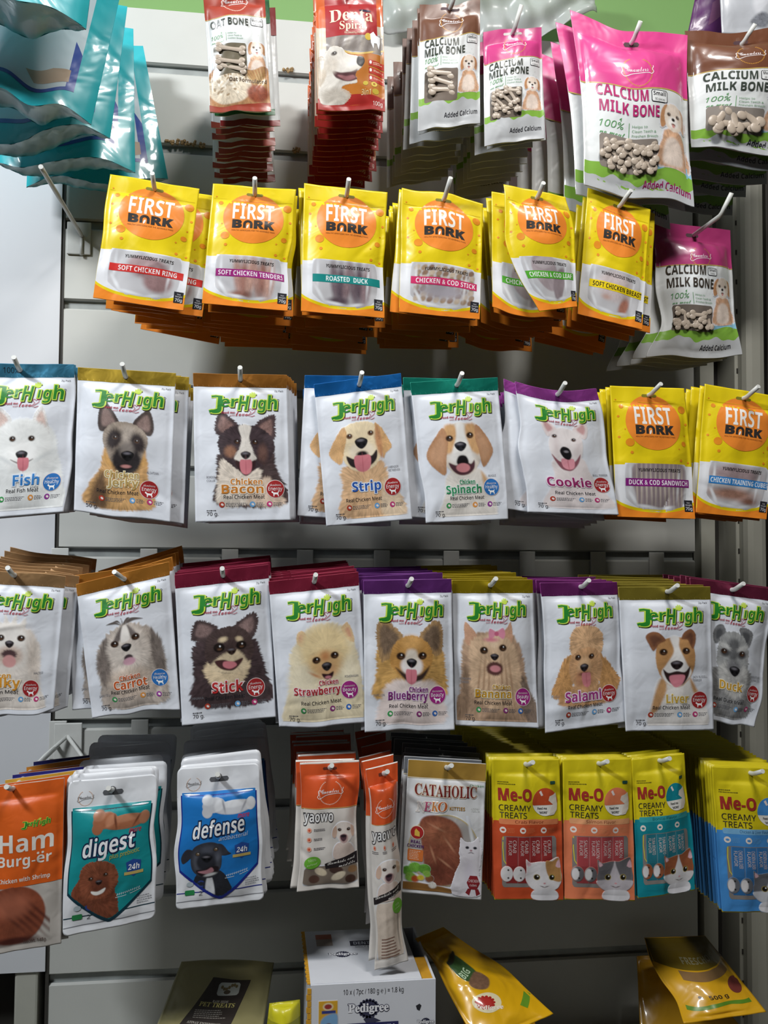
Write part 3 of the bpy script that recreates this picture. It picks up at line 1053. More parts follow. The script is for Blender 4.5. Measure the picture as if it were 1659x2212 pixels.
def dog_papillon(p):
    O = 'c2904f'
    p.g([(14, 124), (13, 96), (16, 72), (50, 60), (86, 72), (90, 96), (86, 124)], 'cda15f', fur=3.2, st=0.3, soft=1.6)
    p.g([(18, 150), (18, 124), (30, 106), (74, 106), (86, 122), (88, 150)], 'eadbd6', fur=2.5, st=0.1, soft=3)
    for q in ([(14, 66), (14, 48), (20, 41), (30, 46), (43, 60), (34, 74), (20, 86)], [(60, 60), (68, 50), (78, 43), (87, 48), (88, 70), (82, 80), (68, 72)]):
        p.g(q, 'a8875f', fur=2, st=0.4)
        c = np.mean(q, 0)
        p.g([(c[0] + (x - c[0]) * 0.72, c[1] + (y - c[1]) * 0.72) for x, y in q], '75614f', soft=2.5, fur=1.5, st=0.4)
    p.g([(28, 84), (34, 66), (52, 58), (70, 66), (76, 82), (68, 98), (52, 106), (36, 98)], O, fur=1.4, st=0.22)
    p.e(52, 66, 11, 8, 'd9a765', soft=4, st=0.15)
    p.e(52, 90, 12, 11, 'f1ebe9', soft=2.4)
    p.g([(47, 74), (57, 74), (58, 88), (46, 88)], 'efe3d4', soft=2.5)
    p.eye(40, 80, 3.6)
    p.eye(64, 79, 3.6)
    p.g([(34, 92), (44, 98), (52, 100), (62, 98), (72, 90), (66, 102), (58, 106), (46, 106)], '3a2b26', soft=1.8)
    p.nose(52, 87, 5.6, 5, '17161a')
    p.tongue(51.5, 102, 5.8, 7.5, 'd9828f')


def dog_yorkie(p):
    T = 'cfae90'
    p.g([(4, 156), (8, 110), (10, 70), (24, 58), (66, 56), (80, 74), (86, 100), (92, 126), (104, 150), (96, 156)], 'b99a80', fur=2.4, st=0.3, soft=1.8)
    p.g([(78, 100), (88, 112), (104, 146), (96, 156), (80, 140)], '857366', fur=2, st=0.3, soft=2)
    p.g([(8, 120), (10, 92), (16, 100), (16, 140), (6, 150)], '8d745f', fur=2, st=0.3, soft=3)
    for q in ([(14, 68), (13, 46), (20, 50), (27, 60), (22, 70)], [(58, 58), (64, 50), (69, 45), (70, 62), (66, 70)]):
        p.g(q, 'c99c80', fur=0.8, st=0.2)
    p.g([(18, 84), (22, 64), (46, 58), (68, 66), (76, 84), (80, 110), (72, 132), (48, 140), (26, 130), (18, 110)], 'd8b898', fur=2.6, st=0.22, soft=2)
    p.g([(38, 62), (48, 56), (58, 58), (48, 74)], 'e2c6a8', soft=3, fur=1, st=0.15)
    for x0 in (28, 34, 40, 56, 62, 68):
        p.e(x0, 112, 1.0, 24, 'b08d70', rot=(48 - x0) * 0.006, soft=1.4, fur=0.6)
    for q in ([(50, 57), (43, 52), (41, 58), (43, 64)], [(51, 57), (58, 51), (61, 57), (58, 63)]):
        p.g(q, 'dd8fa6', soft=0.8)
    p.e(50.5, 57.5, 2.6, 2.6, 'c4607f', soft=0.8)
    p.e(44, 64, 7, 2, 'd87f92', soft=2)
    p.eye(35, 75.5, 3.6)
    p.eye(57.5, 72.5, 3.4)
    p.nose(47.5, 82.5, 4.8, 3.8, '2d2426')
    p.e(47.5, 95, 10, 7.4, '5d3a36', soft=1.4, fur=0.8)
    p.e(48, 95, 6.2, 3.6, 'd38c92', soft=0.9)


def dog_poodle(p):
    A_ = 'd0a277'
    p.g([(20, 132), (26, 112), (76, 112), (82, 132)], 'c79a70', fur=2.5, st=0.4, soft=2)
    for q in ([(34, 78), (24, 82), (14, 104), (8, 118), (16, 124), (30, 118), (36, 100)], [(70, 78), (82, 88), (96, 106), (94, 114), (86, 122), (72, 116), (66, 96)]):
        p.g(q, 'c5945f', fur=2.2, st=0.4)
    p.g([(30, 66), (32, 54), (44, 46), (60, 47), (72, 54), (74, 66), (70, 78), (52, 84), (34, 78)], 'd6ad84', fur=2, st=0.4)
    p.g([(30, 90), (36, 76), (52, 70), (68, 76), (74, 92), (66, 112), (50, 118), (36, 110)], A_, fur=1.6, st=0.35)
    p.e(49.5, 92, 8, 12, 'dcb48c', soft=3, st=0.15)
    p.e(49, 104, 11, 10, 'c08a66', soft=4, fur=1, st=0.2)
    p.eye(41, 80.5, 2.8)
    p.eye(58, 80, 2.8)
    p.nose(49.5, 92, 5.2, 4.6, '2a2426')
    p.e(50, 99, 7, 2, '7c4a40', soft=1)
    p.tongue(52, 106, 5.4, 7.5, 'd5858c')


def dog_russell(p):
    B_ = 'c3925f'
    p.g([(28, 156), (30, 124), (40, 98), (70, 98), (80, 118), (92, 134), (88, 156)], 'e6e2de', fur=0.8, st=0.06, soft=1.6)
    p.g([(28, 138), (32, 118), (40, 100), (46, 110), (36, 134)], 'c99b6c', soft=2, fur=0.8, st=0.15)
    p.g([(72, 100), (80, 112), (86, 124), (76, 116)], 'c99b6c', soft=2, fur=0.8, st=0.15)
    p.g([(34, 74), (38, 60), (54, 55), (72, 58), (78, 72), (76, 92), (66, 106), (56, 110), (44, 104), (36, 90)], B_, fur=0.5, st=0.12)
    p.g([(50, 55), (60, 55), (60, 66), (68, 84), (74, 94), (64, 106), (56, 110), (46, 105), (40, 94), (46, 84), (54, 70)], 'f2efec', soft=1.4)
    for q, t_ in (([(24, 54), (30, 49), (38, 50), (45, 58), (38, 62), (32, 70), (27, 62)], 0), ([(63, 57), (66, 50), (74, 46), (80, 52), (79, 62), (75, 68), (70, 58)], 1)):
        p.g(q, '8e5f41', fur=0.3, st=0.15)
        p.g([(np.mean(q, 0)[0] + (x - np.mean(q, 0)[0]) * 0.6, np.mean(q, 0)[1] + (y - np.mean(q, 0)[1]) * 0.6) for x, y in q], '6b4634', soft=2.4)
    p.eye(42.5, 71, 3.3)
    p.eye(67.5, 70, 3.3)
    p.g([(42, 90), (48, 94), (57, 92), (66, 93), (72, 87), (70, 98), (63, 107), (53, 107), (46, 101)], '33201f', soft=0.9)
    p.g([(49, 98), (57, 96), (66, 97), (63, 106), (56, 110), (51, 106)], 'd68592', soft=0.8)
    p.nose(57, 85.5, 6.6, 5.2, '2a2022')


def dog_schnauzer(p):
    p.g([(24, 150), (20, 118), (28, 96), (72, 94), (80, 118), (82, 150)], '8d8d8d', fur=2.5, st=0.35, soft=2)
    for q in ([(24, 60), (28, 50), (36, 48), (40, 58), (32, 68), (26, 70)], [(57, 50), (66, 48), (76, 54), (74, 66), (68, 72), (62, 62)]):
        p.g(q, '77787a', fur=0.8, st=0.3)
        c = np.mean(q, 0)
        p.g([(c[0] + (x - c[0]) * 0.55, c[1] + (y - c[1]) * 0.55) for x, y in q], '4e4f52', soft=2)
    p.g([(30, 76), (36, 60), (50, 54), (64, 60), (72, 76), (72, 96), (64, 116), (50, 122), (36, 114), (30, 94)], 'a0a1a1', fur=2, st=0.3)
    p.g([(44, 66), (51, 62), (58, 66), (56, 84), (46, 84)], '6d6e70', soft=3, st=0.3)
    for x in (40, 63):
        p.e(x, 72, 7, 3, 'c9c9c7', rot=0.35 if x < 50 else -0.35, soft=1.8, fur=1.5, st=0.2)
        p.e(x, 79, 6, 4.5, '4a4a4c', soft=2.2)
    p.eye(38.5, 77.5, 2.8)
    p.eye(63, 77.5, 2.8)
    p.g([(32, 100), (40, 90), (52, 94), (66, 90), (74, 102), (68, 122), (52, 128), (38, 120)], 'bdbcb9', soft=3, fur=3, st=0.3)
    p.e(53, 94, 10, 8, '77777a', soft=4, fur=1.4, st=0.3)
    p.nose(54, 98, 7.2, 5.8)


DOGS = {k[4:]: v for k, v in list(globals().items()) if k.startswith('dog_')}


def pup_small(p, c1='ebdccd', c2='bd8c64', tongue=True):
    """small fluffy puppy, in a 35 x 60 field"""
    p.g([(3, 60), (1, 48), (5, 38), (9, 28), (26, 28), (32, 38), (35, 60)], 'd3a888', fur=0.9, st=0.3, soft=1.2)
    p.g([(8, 58), (9, 40), (18, 34), (27, 40), (27, 58)], 'ead9cc', fur=0.8, st=0.15, soft=2)
    for q in ([(6, 8), (11, 5), (12, 14), (9, 24), (4, 26), (3, 16)], [(25, 5), (31, 8), (34, 17), (32, 26), (27, 22), (24, 12)]):
        p.g(q, c2, fur=0.6, st=0.25)
    p.g([(8, 14), (12, 5), (18, 3), (25, 5), (29, 14), (27, 24), (18, 29), (10, 24)], c1, fur=0.7, st=0.12)
    p.e(18, 20, 6, 5, 'faf5f0', soft=2)
    p.eye(13, 13.5, 1.5)
    p.eye(23.5, 13.5, 1.5)
    p.e(18.2, 17.5, 2.0, 1.6, '2a2422', soft=0.4)
    p.e(18.3, 22, 2.4, 1.2, '7b5148', soft=0.6)
    if tongue:
        p.e(18.3, 23.5, 1.6, 1.4, 'dd9a94', soft=0.5)

WHITE = hx('dfe3eb')
INK = hx('2a2a30')


def dashes(a, x, y, w, n, col, h=0.55, lead=1.5, seed=0, layer=2):
    """rows of print too small to read"""
    r = random.Random(seed)
    for k in range(n):
        q = x
        end = x + w * r.uniform(0.7, 1.0)
        while q < end:
            l = r.uniform(0.8, 2.6)
            a.band(q, min(q + l, end), y + k * lead, y + k * lead + h, col, layer, step=9)
            q += l + 0.55
    return a


# ---- green lettered logo of the white pouches
def jh_logo():
    a = Art()
    G, Yl, D = hx('24812a'), hx('c3dc4e'), hx('283018')
    for ch, x0, x1, y, cap, rot, sh in (('J', 19.5, 29.5, 38.5, 14.5, 0.10, 0.0), ('e', 28.6, 38.4, 36.8, 11.6, -0.05, 0.1), ('r', 39.2, 47.6, 36.4, 11.6, 0.0, 0.1), ('H', 46.6, 58.8, 39.8, 16.0, 0.02, 0.22), ('\u0131', 62.6, 66.0, 37.0, 13.6, 0.0, 0.12), ('g', 67.8, 77.0, 38.0, 12.8, 0.0, 0.15), ('h', 78.0, 88.6, 38.2, 14.8, 0.0, 0.1)):
        for g, c, l, dx, dy in ((0.045, D, 2, 0.9, 1.0), (0.047, Yl, 3, 0, 0), (-0.004, G, 4, 0, 0)):
            a.t(ch, x0, x1, y, cap, c, l, bold=0.0, font='sansb', grow=g, rot=rot, sh=sh, dx=dx, dy=dy, res=3)
    sw = [(28.6, 33.5), (27.6, 37), (25.2, 39.4), (22, 40.4), (18.5, 40.6), (16.4, 41.2)]
    a.line([(x + 0.9, y + 1) for x, y in sw], 4.4, D, 2)
    a.line(sw, 4.4, Yl, 3)
    a.line(sw, 2.6, G, 4)
    a.line([(x, y) for x, y in ((19.0, 25.2), (24, 24.8), (31, 25.6))], 3.4, Yl, 3)
    a.line([(x, y) for x, y in ((19.4, 25.2), (24, 24.8), (30.6, 25.6))], 1.8, G, 4)
    a.e(62.8, 24.0, 3.0, 2.2, Yl, 3)
    for x, y in ((60.2, 22.0), (62.2, 20.8), (64.3, 21.0), (66.2, 22.6)):
        a.e(x, y, 0.9, 1.1, Yl, 3)
    a.e(66.6, 23.4, 0.6, 0.6, D, 3)
    a.e(89.6, 28.0, 1.4, 1.4, INK, 2, r0=0.78)
    a.t('R', 89.1, 90.2, 28.7, 1.4, INK, 2)
    return a


def jh_slogan():
    a = Art()
    R = hx('b03348')
    a.t('Feed me', 29.5, 43.5, 43.8, 2.6, R, 5, bold=0.03)
    a.t('with', 38.0, 43.5, 46.4, 1.8, R, 5)
    a.t('love', 44.5, 57.0, 46.4, 6.2, R, 5, font='script', bold=0.0)
    ht = [(56.0, 45.8), (58.5, 44.6), (60.6, 42.2), (58.6, 40.2), (58.6, 38.6), (60.4, 38.2), (61.6, 39.8), (63.4, 38.4), (65.0, 39.2), (64.4, 41.6), (61.2, 44.0), (57.6, 46.2), (61.2, 46.8), (64.4, 45.6)]
    a.line(ht, 0.55, R, 5)
    return a


SIL_DOG = [(-5, -2.2), (-4.6, -3.8), (-3.4, -3.6), (-2.4, -2.0), (2.6, -1.8), (3.6, -3.4), (4.2, -3.2), (3.6, -1.0), (3.4, 0.4), (4.2, 1.6), (3.9, 3.6), (3.1, 3.6), (3.0, 1.9), (1.7, 0.7), (-1.2, 0.9), (-1.5, 3.6), (-2.4, 3.6), (-2.6, 0.8), (-3.2, -0.9), (-4.2, -1.3)]


def badge(kind):
    a = Art()
    c, w, th = {'e': ('a82a2c', 'Energy', 'เพิ่มพลังงาน'), 'h': ('2f74bd', 'Healthy', 'เพื่อสุขภาพ'), 'b': ('a32b83', 'Beauty', 'เพื่อความสวยงาม')}[kind]
    a.e(0, 0, 9.8, 9.8, hx('e9d9d6'), 2)
    a.e(0, 0, 9.2, 9.2, hx(c), 3)
    a.t(th, -6.0, 6.0, -3.2, 2.0, hx('f6eaea'), 4)
    a.t(w, -7.4, 7.4, 1.6, 4.0, hx('ffffff'), 4, bold=0.015)
    a.poly([(x * 0.85, 5.2 + y * 0.75) for x, y in SIL_DOG], hx('ffffff'), 4)
    return a


JH_LOGO, JH_SLOGAN = jh_logo(), jh_slogan()
BADGES = {k: badge(k) for k in 'ehb'}
ICONS = {'e': ('b5422f', '6fa9dc', 'c03b78'), 'h': ('3f9a58', 'e39a4c', '8f3a94'), 'b': ('3f9a58', '8f3a7c', '3a6fbe')}
_dogart = {}


def white_pouch(head, dog, lines, fcol, fout, kind, bx, by, meat, mx0, mx1, wt='70 g.', breed=None, bpos=(13, 112), y2=0.0, stick=None, hd=None):
    """white treat pouch: coloured foil header, green logo, dog portrait, flavour name, round badge"""
    HC = hx(head)

    def build(p, o, rear):
        b = Art()
        b.line([(5, 22), (95, 22)], 0.35, hx('cfd4da'), 0)
        body = link('pouch', p.mesh('pouch', None if rear else b, WHITE, (M_SATIN,), step=5.0 if rear else 1.8, zones=((-1, 11, HC),)), o)
        h = Art().band(0.3, 99.7, 0.3, lambda x: 14.3 + 0.12 * np.sin(x * 2.2), HC, 0, step=2.5 if not rear else 12)
        if not rear:
            for k in range(16):
                h.line([(4 + k * 6, 12.2), (4.8 + k * 6, 13.9)], 0.5, tuple(min(1, c * 1.5 + 0.05) for c in HC), 1)
            if hd:
                h.t(hd, 26, 42, 9.6, 6.0, INK, 1)
        p.part('header_strip', h, M_FOIL, o, 'shiny coloured foil header strip' if not rear else None)
        if rear:
            return
        p.part('brand_lettering', Art().ext(JH_LOGO), M_SATIN, o, 'green lettering with yellow outline')
        p.part('slogan', JH_SLOGAN, M_SATIN, o)
        pc = Pic(2, 36, 98, 152)
        DOGS[dog](pc)
        p.part('dog_picture', pc.art(0), M_SATIN, o)
        a = Art()
        for tx, x0, x1, y, cap in lines:
            a.to(tx, x0, x1, y, cap, hx(fcol), hx(fout), 4, bold=0.035, out=0.07, res=3)
        p.part('flavour_lettering', a, M_SATIN, o)
        p.part('round_badge', BADGES[kind].shift(bx, by), M_SATIN, o)
        a = Art()
        if stick:
            a.t(stick, mx1 - 9, mx1, 130.4 + y2, 1.7, INK, 3)
        a.t(meat, mx0, mx1, 134 + y2, 4.0, INK, 3, bold=0.005)
        p.part('meat_lettering', a, M_SATIN, o)
        a = Art()
        for k, (x, c) in enumerate(zip((28, 60, 78), ICONS[kind])):
            a.e(x, 140 + y2, 3.0, 3.0, hx(c), 2)
            a.e(x + 0.4, 140 + y2, 1.6, 1.2, hx('f2e6e2'), 3, rot=0.6)
            dashes(a, x + 4, 138.4 + y2, 22 if k == 0 else 10, 3, hx('6a6a70'), seed=k, layer=2)
        p.part('health_icons', a, M_SATIN, o)
        a = Art()
        dashes(a, 12, 145.6, 12, 1, hx('55555a'), h=0.9, seed=9)
        a.t(wt, 12, 24, 151.5, 3.9, INK, 2)
        p.part('weight_lettering', a, M_SATIN, o)
        a = Art()
        a.t('Zip Pack', 86, 95.5, 18.8, 1.9, INK, 2)
        if breed:
            for k, w in enumerate(breed.split('|')):
                a.t(w, bpos[0], bpos[0] + 1.5 * len(w), bpos[1] + 3.6 * k, 2.5, hx('8a8a90'), 2)
        p.part('corner_lettering', a, M_SATIN, o)
        p.part('hang_hole', Art().e(p.hole[0], p.hole[1], 2.6, 2.4, hx('33302e'), 2), M_PAPER, o)
    return build


# ---- yellow and orange pouches with a see-through window
def fb_window(kind):
    p = Pic(12, 101, 92, 164, step=0.8)
    W = [(14, 103), (30, 101.6), (70, 102), (90, 104), (91, 140), (84, 155), (68, 162), (48, 164), (30, 159), (16, 149), (12.5, 140)]
    p.g(W, 'c6c5c8', soft=1.4)
    r = random.Random(len(kind) * 7)
    if kind == 'ring':
        p.e(56, 122, 22, 14, 'a58a8c', soft=4, st=0.15)
        p.e(68, 138, 16, 15, '977878', soft=4, st=0.15)
        p.e(46, 116, 12, 8, 'b39a9c', soft=4)
    elif kind in ('tenders', 'duck'):
        c = {'tenders': ('b08a80', '9c7064', 'c29a8c'), 'duck': ('77686f', '5d4f58', '8a7478')}[kind]
        for k in range(6):
            p.e(40 + k * 7.5, 130 + 3 * (k % 2), 5.5, 26, c[k % 3], rot=0.1 * (k % 3 - 1), soft=3, st=0.25)
        p.e(44, 154, 12, 5, c[1], soft=3, st=0.2)
    elif kind == 'stick':
        for k in range(9):
            x = 20 + k * 8.4
            for j in range(7):
                p.e(x + (j % 2) * 1.4, 108 + j * 7, 3.2, 4.6, ('c4b39f', 'a08870', '8b705e')[(k + j) % 3], rot=0.7, soft=1.0, st=0.1)
        p.e(52, 138, 28, 10, 'a7a1a8', soft=6)
    elif kind == 'leaf':
        p.e(46, 122, 20, 26, 'a79a9e', rot=-0.3, soft=1.6, st=0.1)
        p.e(48, 108, 16, 9, 'b7adb0', rot=-0.2, soft=1.6)
        p.e(66, 138, 10, 26, '8f8286', rot=0.5, soft=1.6, st=0.1)
    elif kind == 'breast':
        p.e(52, 124, 26, 20, 'cdbfbf', soft=6, st=0.1)
        p.e(68, 148, 7, 13, 'b07866', rot=0.4, soft=3, st=0.2)
        p.e(40, 140, 6, 3, 'c9a79c', soft=3)
    elif kind == 'sandwich':
        p.g([(24, 102), (86, 102), (86, 148), (78, 158), (30, 156), (26, 146)], '9a8c8f', soft=2)
        for k in range(21):
            p.e(27 + k * 2.9, 128, 0.8, 27, ('c3b7a8', '857578')[k % 2], soft=0.8, rot=0.02 * (k % 3 - 1))
    else:
        p.e(48, 116, 34, 12, 'a18d8f', soft=5, st=0.15)
        p.e(46, 142, 32, 8, '9a7464', soft=5, st=0.25)
        p.e(70, 150, 12, 5, '8a6152', soft=4, st=0.2)
    for x, y, rx, ry, a in ((22, 146, 2, 10, -0.5), (80, 126, 1.4, 16, 0.1), (40, 157, 12, 2, 0.15), (64, 158, 8, 2, -0.2), (19, 120, 1.5, 12, 0)):  # pale streaks: highlights of the plastic film painted into the window colour
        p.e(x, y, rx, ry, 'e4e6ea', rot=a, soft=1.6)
    return p.art(1)


FB_O = hx('ee8a2b')
_fbroundel = Art()
_fbroundel.e(52, 47, 36, 36.5, hx('f08c34'), 1)
_fbword = Art()
_fbword.t('FIRST', 27, 76, 50, 23.5, hx('f4efe8'), 3, bold=0.045, res=3)
for _t, _x0, _x1 in (('B', 28, 38), ('R', 53.5, 64), ('K', 66, 76)):
    _fbword.t(_t, _x0, _x1, 62.6, 11, hx('33302f'), 3, bold=0.07)
_fbword.e(45.8, 57.0, 5.6, 5.6, hx('33302f'), 3, a0=math.pi, a1=2 * math.pi, r0=0.42)
_fbword.band(40.2, 43.4, 56.9, 62.6, hx('33302f'), 3)
_fbword.band(48.2, 51.4, 56.9, 62.6, hx('33302f'), 3)
_fbword.e(45.6, 60.4, 1.1, 3.0, hx('f4efe8'), 3, rot=0.3)
_fbword.t('HEALTHY APPETIZERS FOR THE ADORABLE PAWS', 27, 78, 67.2, 1.9, hx('7c4a24'), 3)
FB_DOTS = ((12, 27, 2.8), (8, 40, 1.5), (8, 67, 1.5), (20, 74, 5.2), (22, 87, 2.0), (92, 29, 5.0), (96, 48, 1.6), (90, 74, 3.4), (84, 96, 1.8), (95, 98, 1.4), (6, 18, 1.0), (15, 57, 0.9), (82, 81, 1.0), (93, 63, 1.0))


def yellow_pouch(word, bcol, tcol, kind, x0=13, x1=95, tw=(18, 92)):
    def build(p, o, rear):
        a = Art()
        st = 12 if rear else 2.5
        f = lambda x: 103 + 0.0 * x
        arc = lambda x: 141 + 22 * np.sqrt(np.clip(1 - ((x - 51) / 56) ** 2, 0, 1))
        if rear:
            arc = lambda x: 143 + 18 * (1 - np.abs((x - 51) / 51) ** 2)
        a.band(0.2, 99.8, f, lambda x: arc(x) - 1.2, hx('e3e4e8'), 0, step=st)
        a.band(0.2, 99.8, lambda x: arc(x) - 2.5, lambda x: arc(x) + 1.4, hx('e6cd18'), 1, step=st)
        a.band(0.2, 99.8, lambda x: arc(x) + 1.4, 170.8, FB_O, 1, step=st)
        if not rear:
            a.line([(3, 20.5), (97, 20.5)], 0.4, hx('d9bd14'), 1)
            for x, y, q in FB_DOTS:
                a.e(x, y, q, q, hx('e58f26'), 1)
        link('pouch', p.mesh('pouch', a, hx('e6cd18'), (M_GLOSS,), step=5 if rear else 1.8, zones=((164, 999, FB_O),)), o)
        w = Art()
        w.band(87.5, 98, 147, 162, hx('2b2b31'), 4)
        w.t('Net', 91, 95, 151.2, 1.9, hx('d8d8dc'), 5)
        w.t('Weight', 89, 97, 154.2, 2.0, hx('d8d8dc'), 5)
        w.t('70g', 89, 97, 160, 4.2, hx('f0f0f2'), 5)
        p.part('weight_label', w, M_GLOSS, o, 'small black weight label')
        if rear:
            return
        p.part('brand_roundel', Art().ext(_fbroundel), M_GLOSS, o, 'orange disc')
        p.part('brand_lettering', Art().ext(_fbword), M_GLOSS, o, 'white and black lettering')
        p.part('clear_window', fb_window(kind), M_SHINY, o, 'see-through window showing the treats')
        b = Art()
        b.t('YUMMYLICIOUS TREATS', 29, 83, 111.5, 4.4, hx('2e2a2a'), 3, sh=0.15, bold=0.03)
        b.band(x0, x1, 120.5, 130.5, hx(bcol), 3)
        b.t(word, tw[0], tw[1], 128.6, 6.4, hx(tcol), 4, bold=0.03)
        p.part('flavour_banner', b, M_GLOSS, o)
        p.part('hang_hole', Art().rr(41, 9.6, 61, 13.6, hx('7d7410'), 2, rad=1.9), M_PAPER, o, 'slot in the header')
    return build


# ---- bone emblem shared by several pouches
def emblem(ring, ink, R=13):
    a = Art()
    for k in range(40):
        t = math.pi * (0.18 + 1.64 * k / 39) - math.pi / 2 + math.pi * 0.0
        t = -math.pi / 2 + math.pi * (0.16 + 1.68 * k / 39)
        a.e(R * math.cos(t), R * math.sin(t), R * 0.075, R * 0.032, hx(ring), 2, rot=t + 0.9 * (1 if math.cos(t) > 0 else -1), n=8)
    bn = [(-0.72, -0.1), (-0.9, -0.3), (-1.08, -0.2), (-1.05, 0.05), (-1.15, 0.25), (-1.0, 0.42), (-0.82, 0.38), (-0.4, 0.18), (0.2, 0.12), (0.75, 0.12), (0.95, 0.2), (1.12, 0.05), (1.02, -0.12), (1.12, -0.3), (0.98, -0.48), (0.78, -0.38), (0.7, -0.22)]
    a.line([(x * R, y * R - 0.05 * R * x) for x, y in smooth_closed(bn, 3)[:-10]], R * 0.045, hx(ink), 3)
    a.t('Gnawlers', -0.8 * R, 0.74 * R, 0.08 * R, 0.42 * R, hx(ink), 3, font='script', bold=0.0, rot=-0.06)
    return a


EM_GOLD, EM_WHITE, EM_BLACK = emblem('c9903a', 'f6eef0'), emblem('f0c8b8', 'f8f2f0'), emblem('dcae8c', '4a4440')


def bone_mesh(l, r):
    """shaft with two round knuckles at each end"""
    b = bmesh.new()
    n = 12
    rings = []
    for k in range(9):
        x = -l / 2 + l * k / 8
        q = r * (0.55 + 0.25 * (abs(x) / (l / 2)) ** 2)
        rings.append([b.verts.new((x, -q * math.cos(2 * math.pi * j / n), q * math.sin(2 * math.pi * j / n))) for j in range(n)])
    for A_, B_ in zip(rings, rings[1:]):
        for j in range(n):
            b.faces.new((A_[j], A_[(j + 1) % n], B_[(j + 1) % n], B_[j]))
    for sx in (-1, 1):
        for sz in (-1, 1):
            bmesh.ops.create_uvsphere(b, u_segments=14, v_segments=9, radius=r * 0.82, matrix=Matrix.Translation((sx * l / 2, 0, sz * r * 0.62)) @ Matrix.Diagonal((1.15, 0.95, 1, 1)))
    for f in b.faces:
        f.smooth = True
    bmesh.ops.recalc_face_normals(b, faces=list(b.faces))
    me = bpy.data.meshes.new('treat_bone')
    b.to_mesh(me)
    b.free()
    me.materials.append(M_BONE)
    return me


M_BONE = plain('pale_milk_bone', hx('b5a696'), 0.35, noise=0.12, scale=120, bump=0.1)


def fill(win, l, r, n, seed=0, flat=None):
    """places for n bones inside a window"""
    rn = random.Random(seed)
    x0, y0, x1, y1 = win
    out = []
    for k in range(n * 30):
        if len(out) == n:
            break
        a = rn.choice(flat) + rn.uniform(-0.15, 0.15) if flat else rn.uniform(0, math.pi)
        ex = abs(math.cos(a)) * l / 2 + r * 0.75
        ey = abs(math.sin(a)) * l / 2 + r * 0.75
        if 2 * ex > x1 - x0 or 2 * ey > y1 - y0:
            continue
        x, y = rn.uniform(x0 + ex, x1 - ex), rn.uniform(y0 + ey, y1 - ey)
        if all(math.hypot(x - q[0], y - q[1]) > r * 1.25 for q in out):
            out.append((x, y, a, 1.0))
    return out


def bones(p, o, spots, l, r):
    """bone shaped treats lying behind the window: x, y, angle, size"""
    me = bone_mesh(l * p.w / 100, 0.77 * r * p.w / 100)
    for x, y, a, k in spots:
        b = link('treat_bone', me, o)
        b.location = p(np.array([[x, y]]), 0.0006)[0]
        b.rotation_euler = (0, a, 0)
        b.scale = (k, 0.34 * k, k)


def grass(a, y, H, x0=0.2, x1=99.8, hill=0.0, layer=1):
    """green meadow band over a grey milk band"""
    a.band(x0, x1, lambda x: y + hill * (x - 50) * 0.1 + 1.6 * np.sin(x * 0.13 + 1) - 3 * np.exp(-((x - 88) / 12) ** 2), lambda x: y + 18 + 2 * np.sin(x * 0.2), hx('82b044'), layer)
    a.band(x0, x1, lambda x: y + 11 + 2.4 * np.sin(x * 0.16) + 1.2 * np.sin(x * 0.41 + 1), H - 0.3, hx('b9bbbd'), layer + 1)


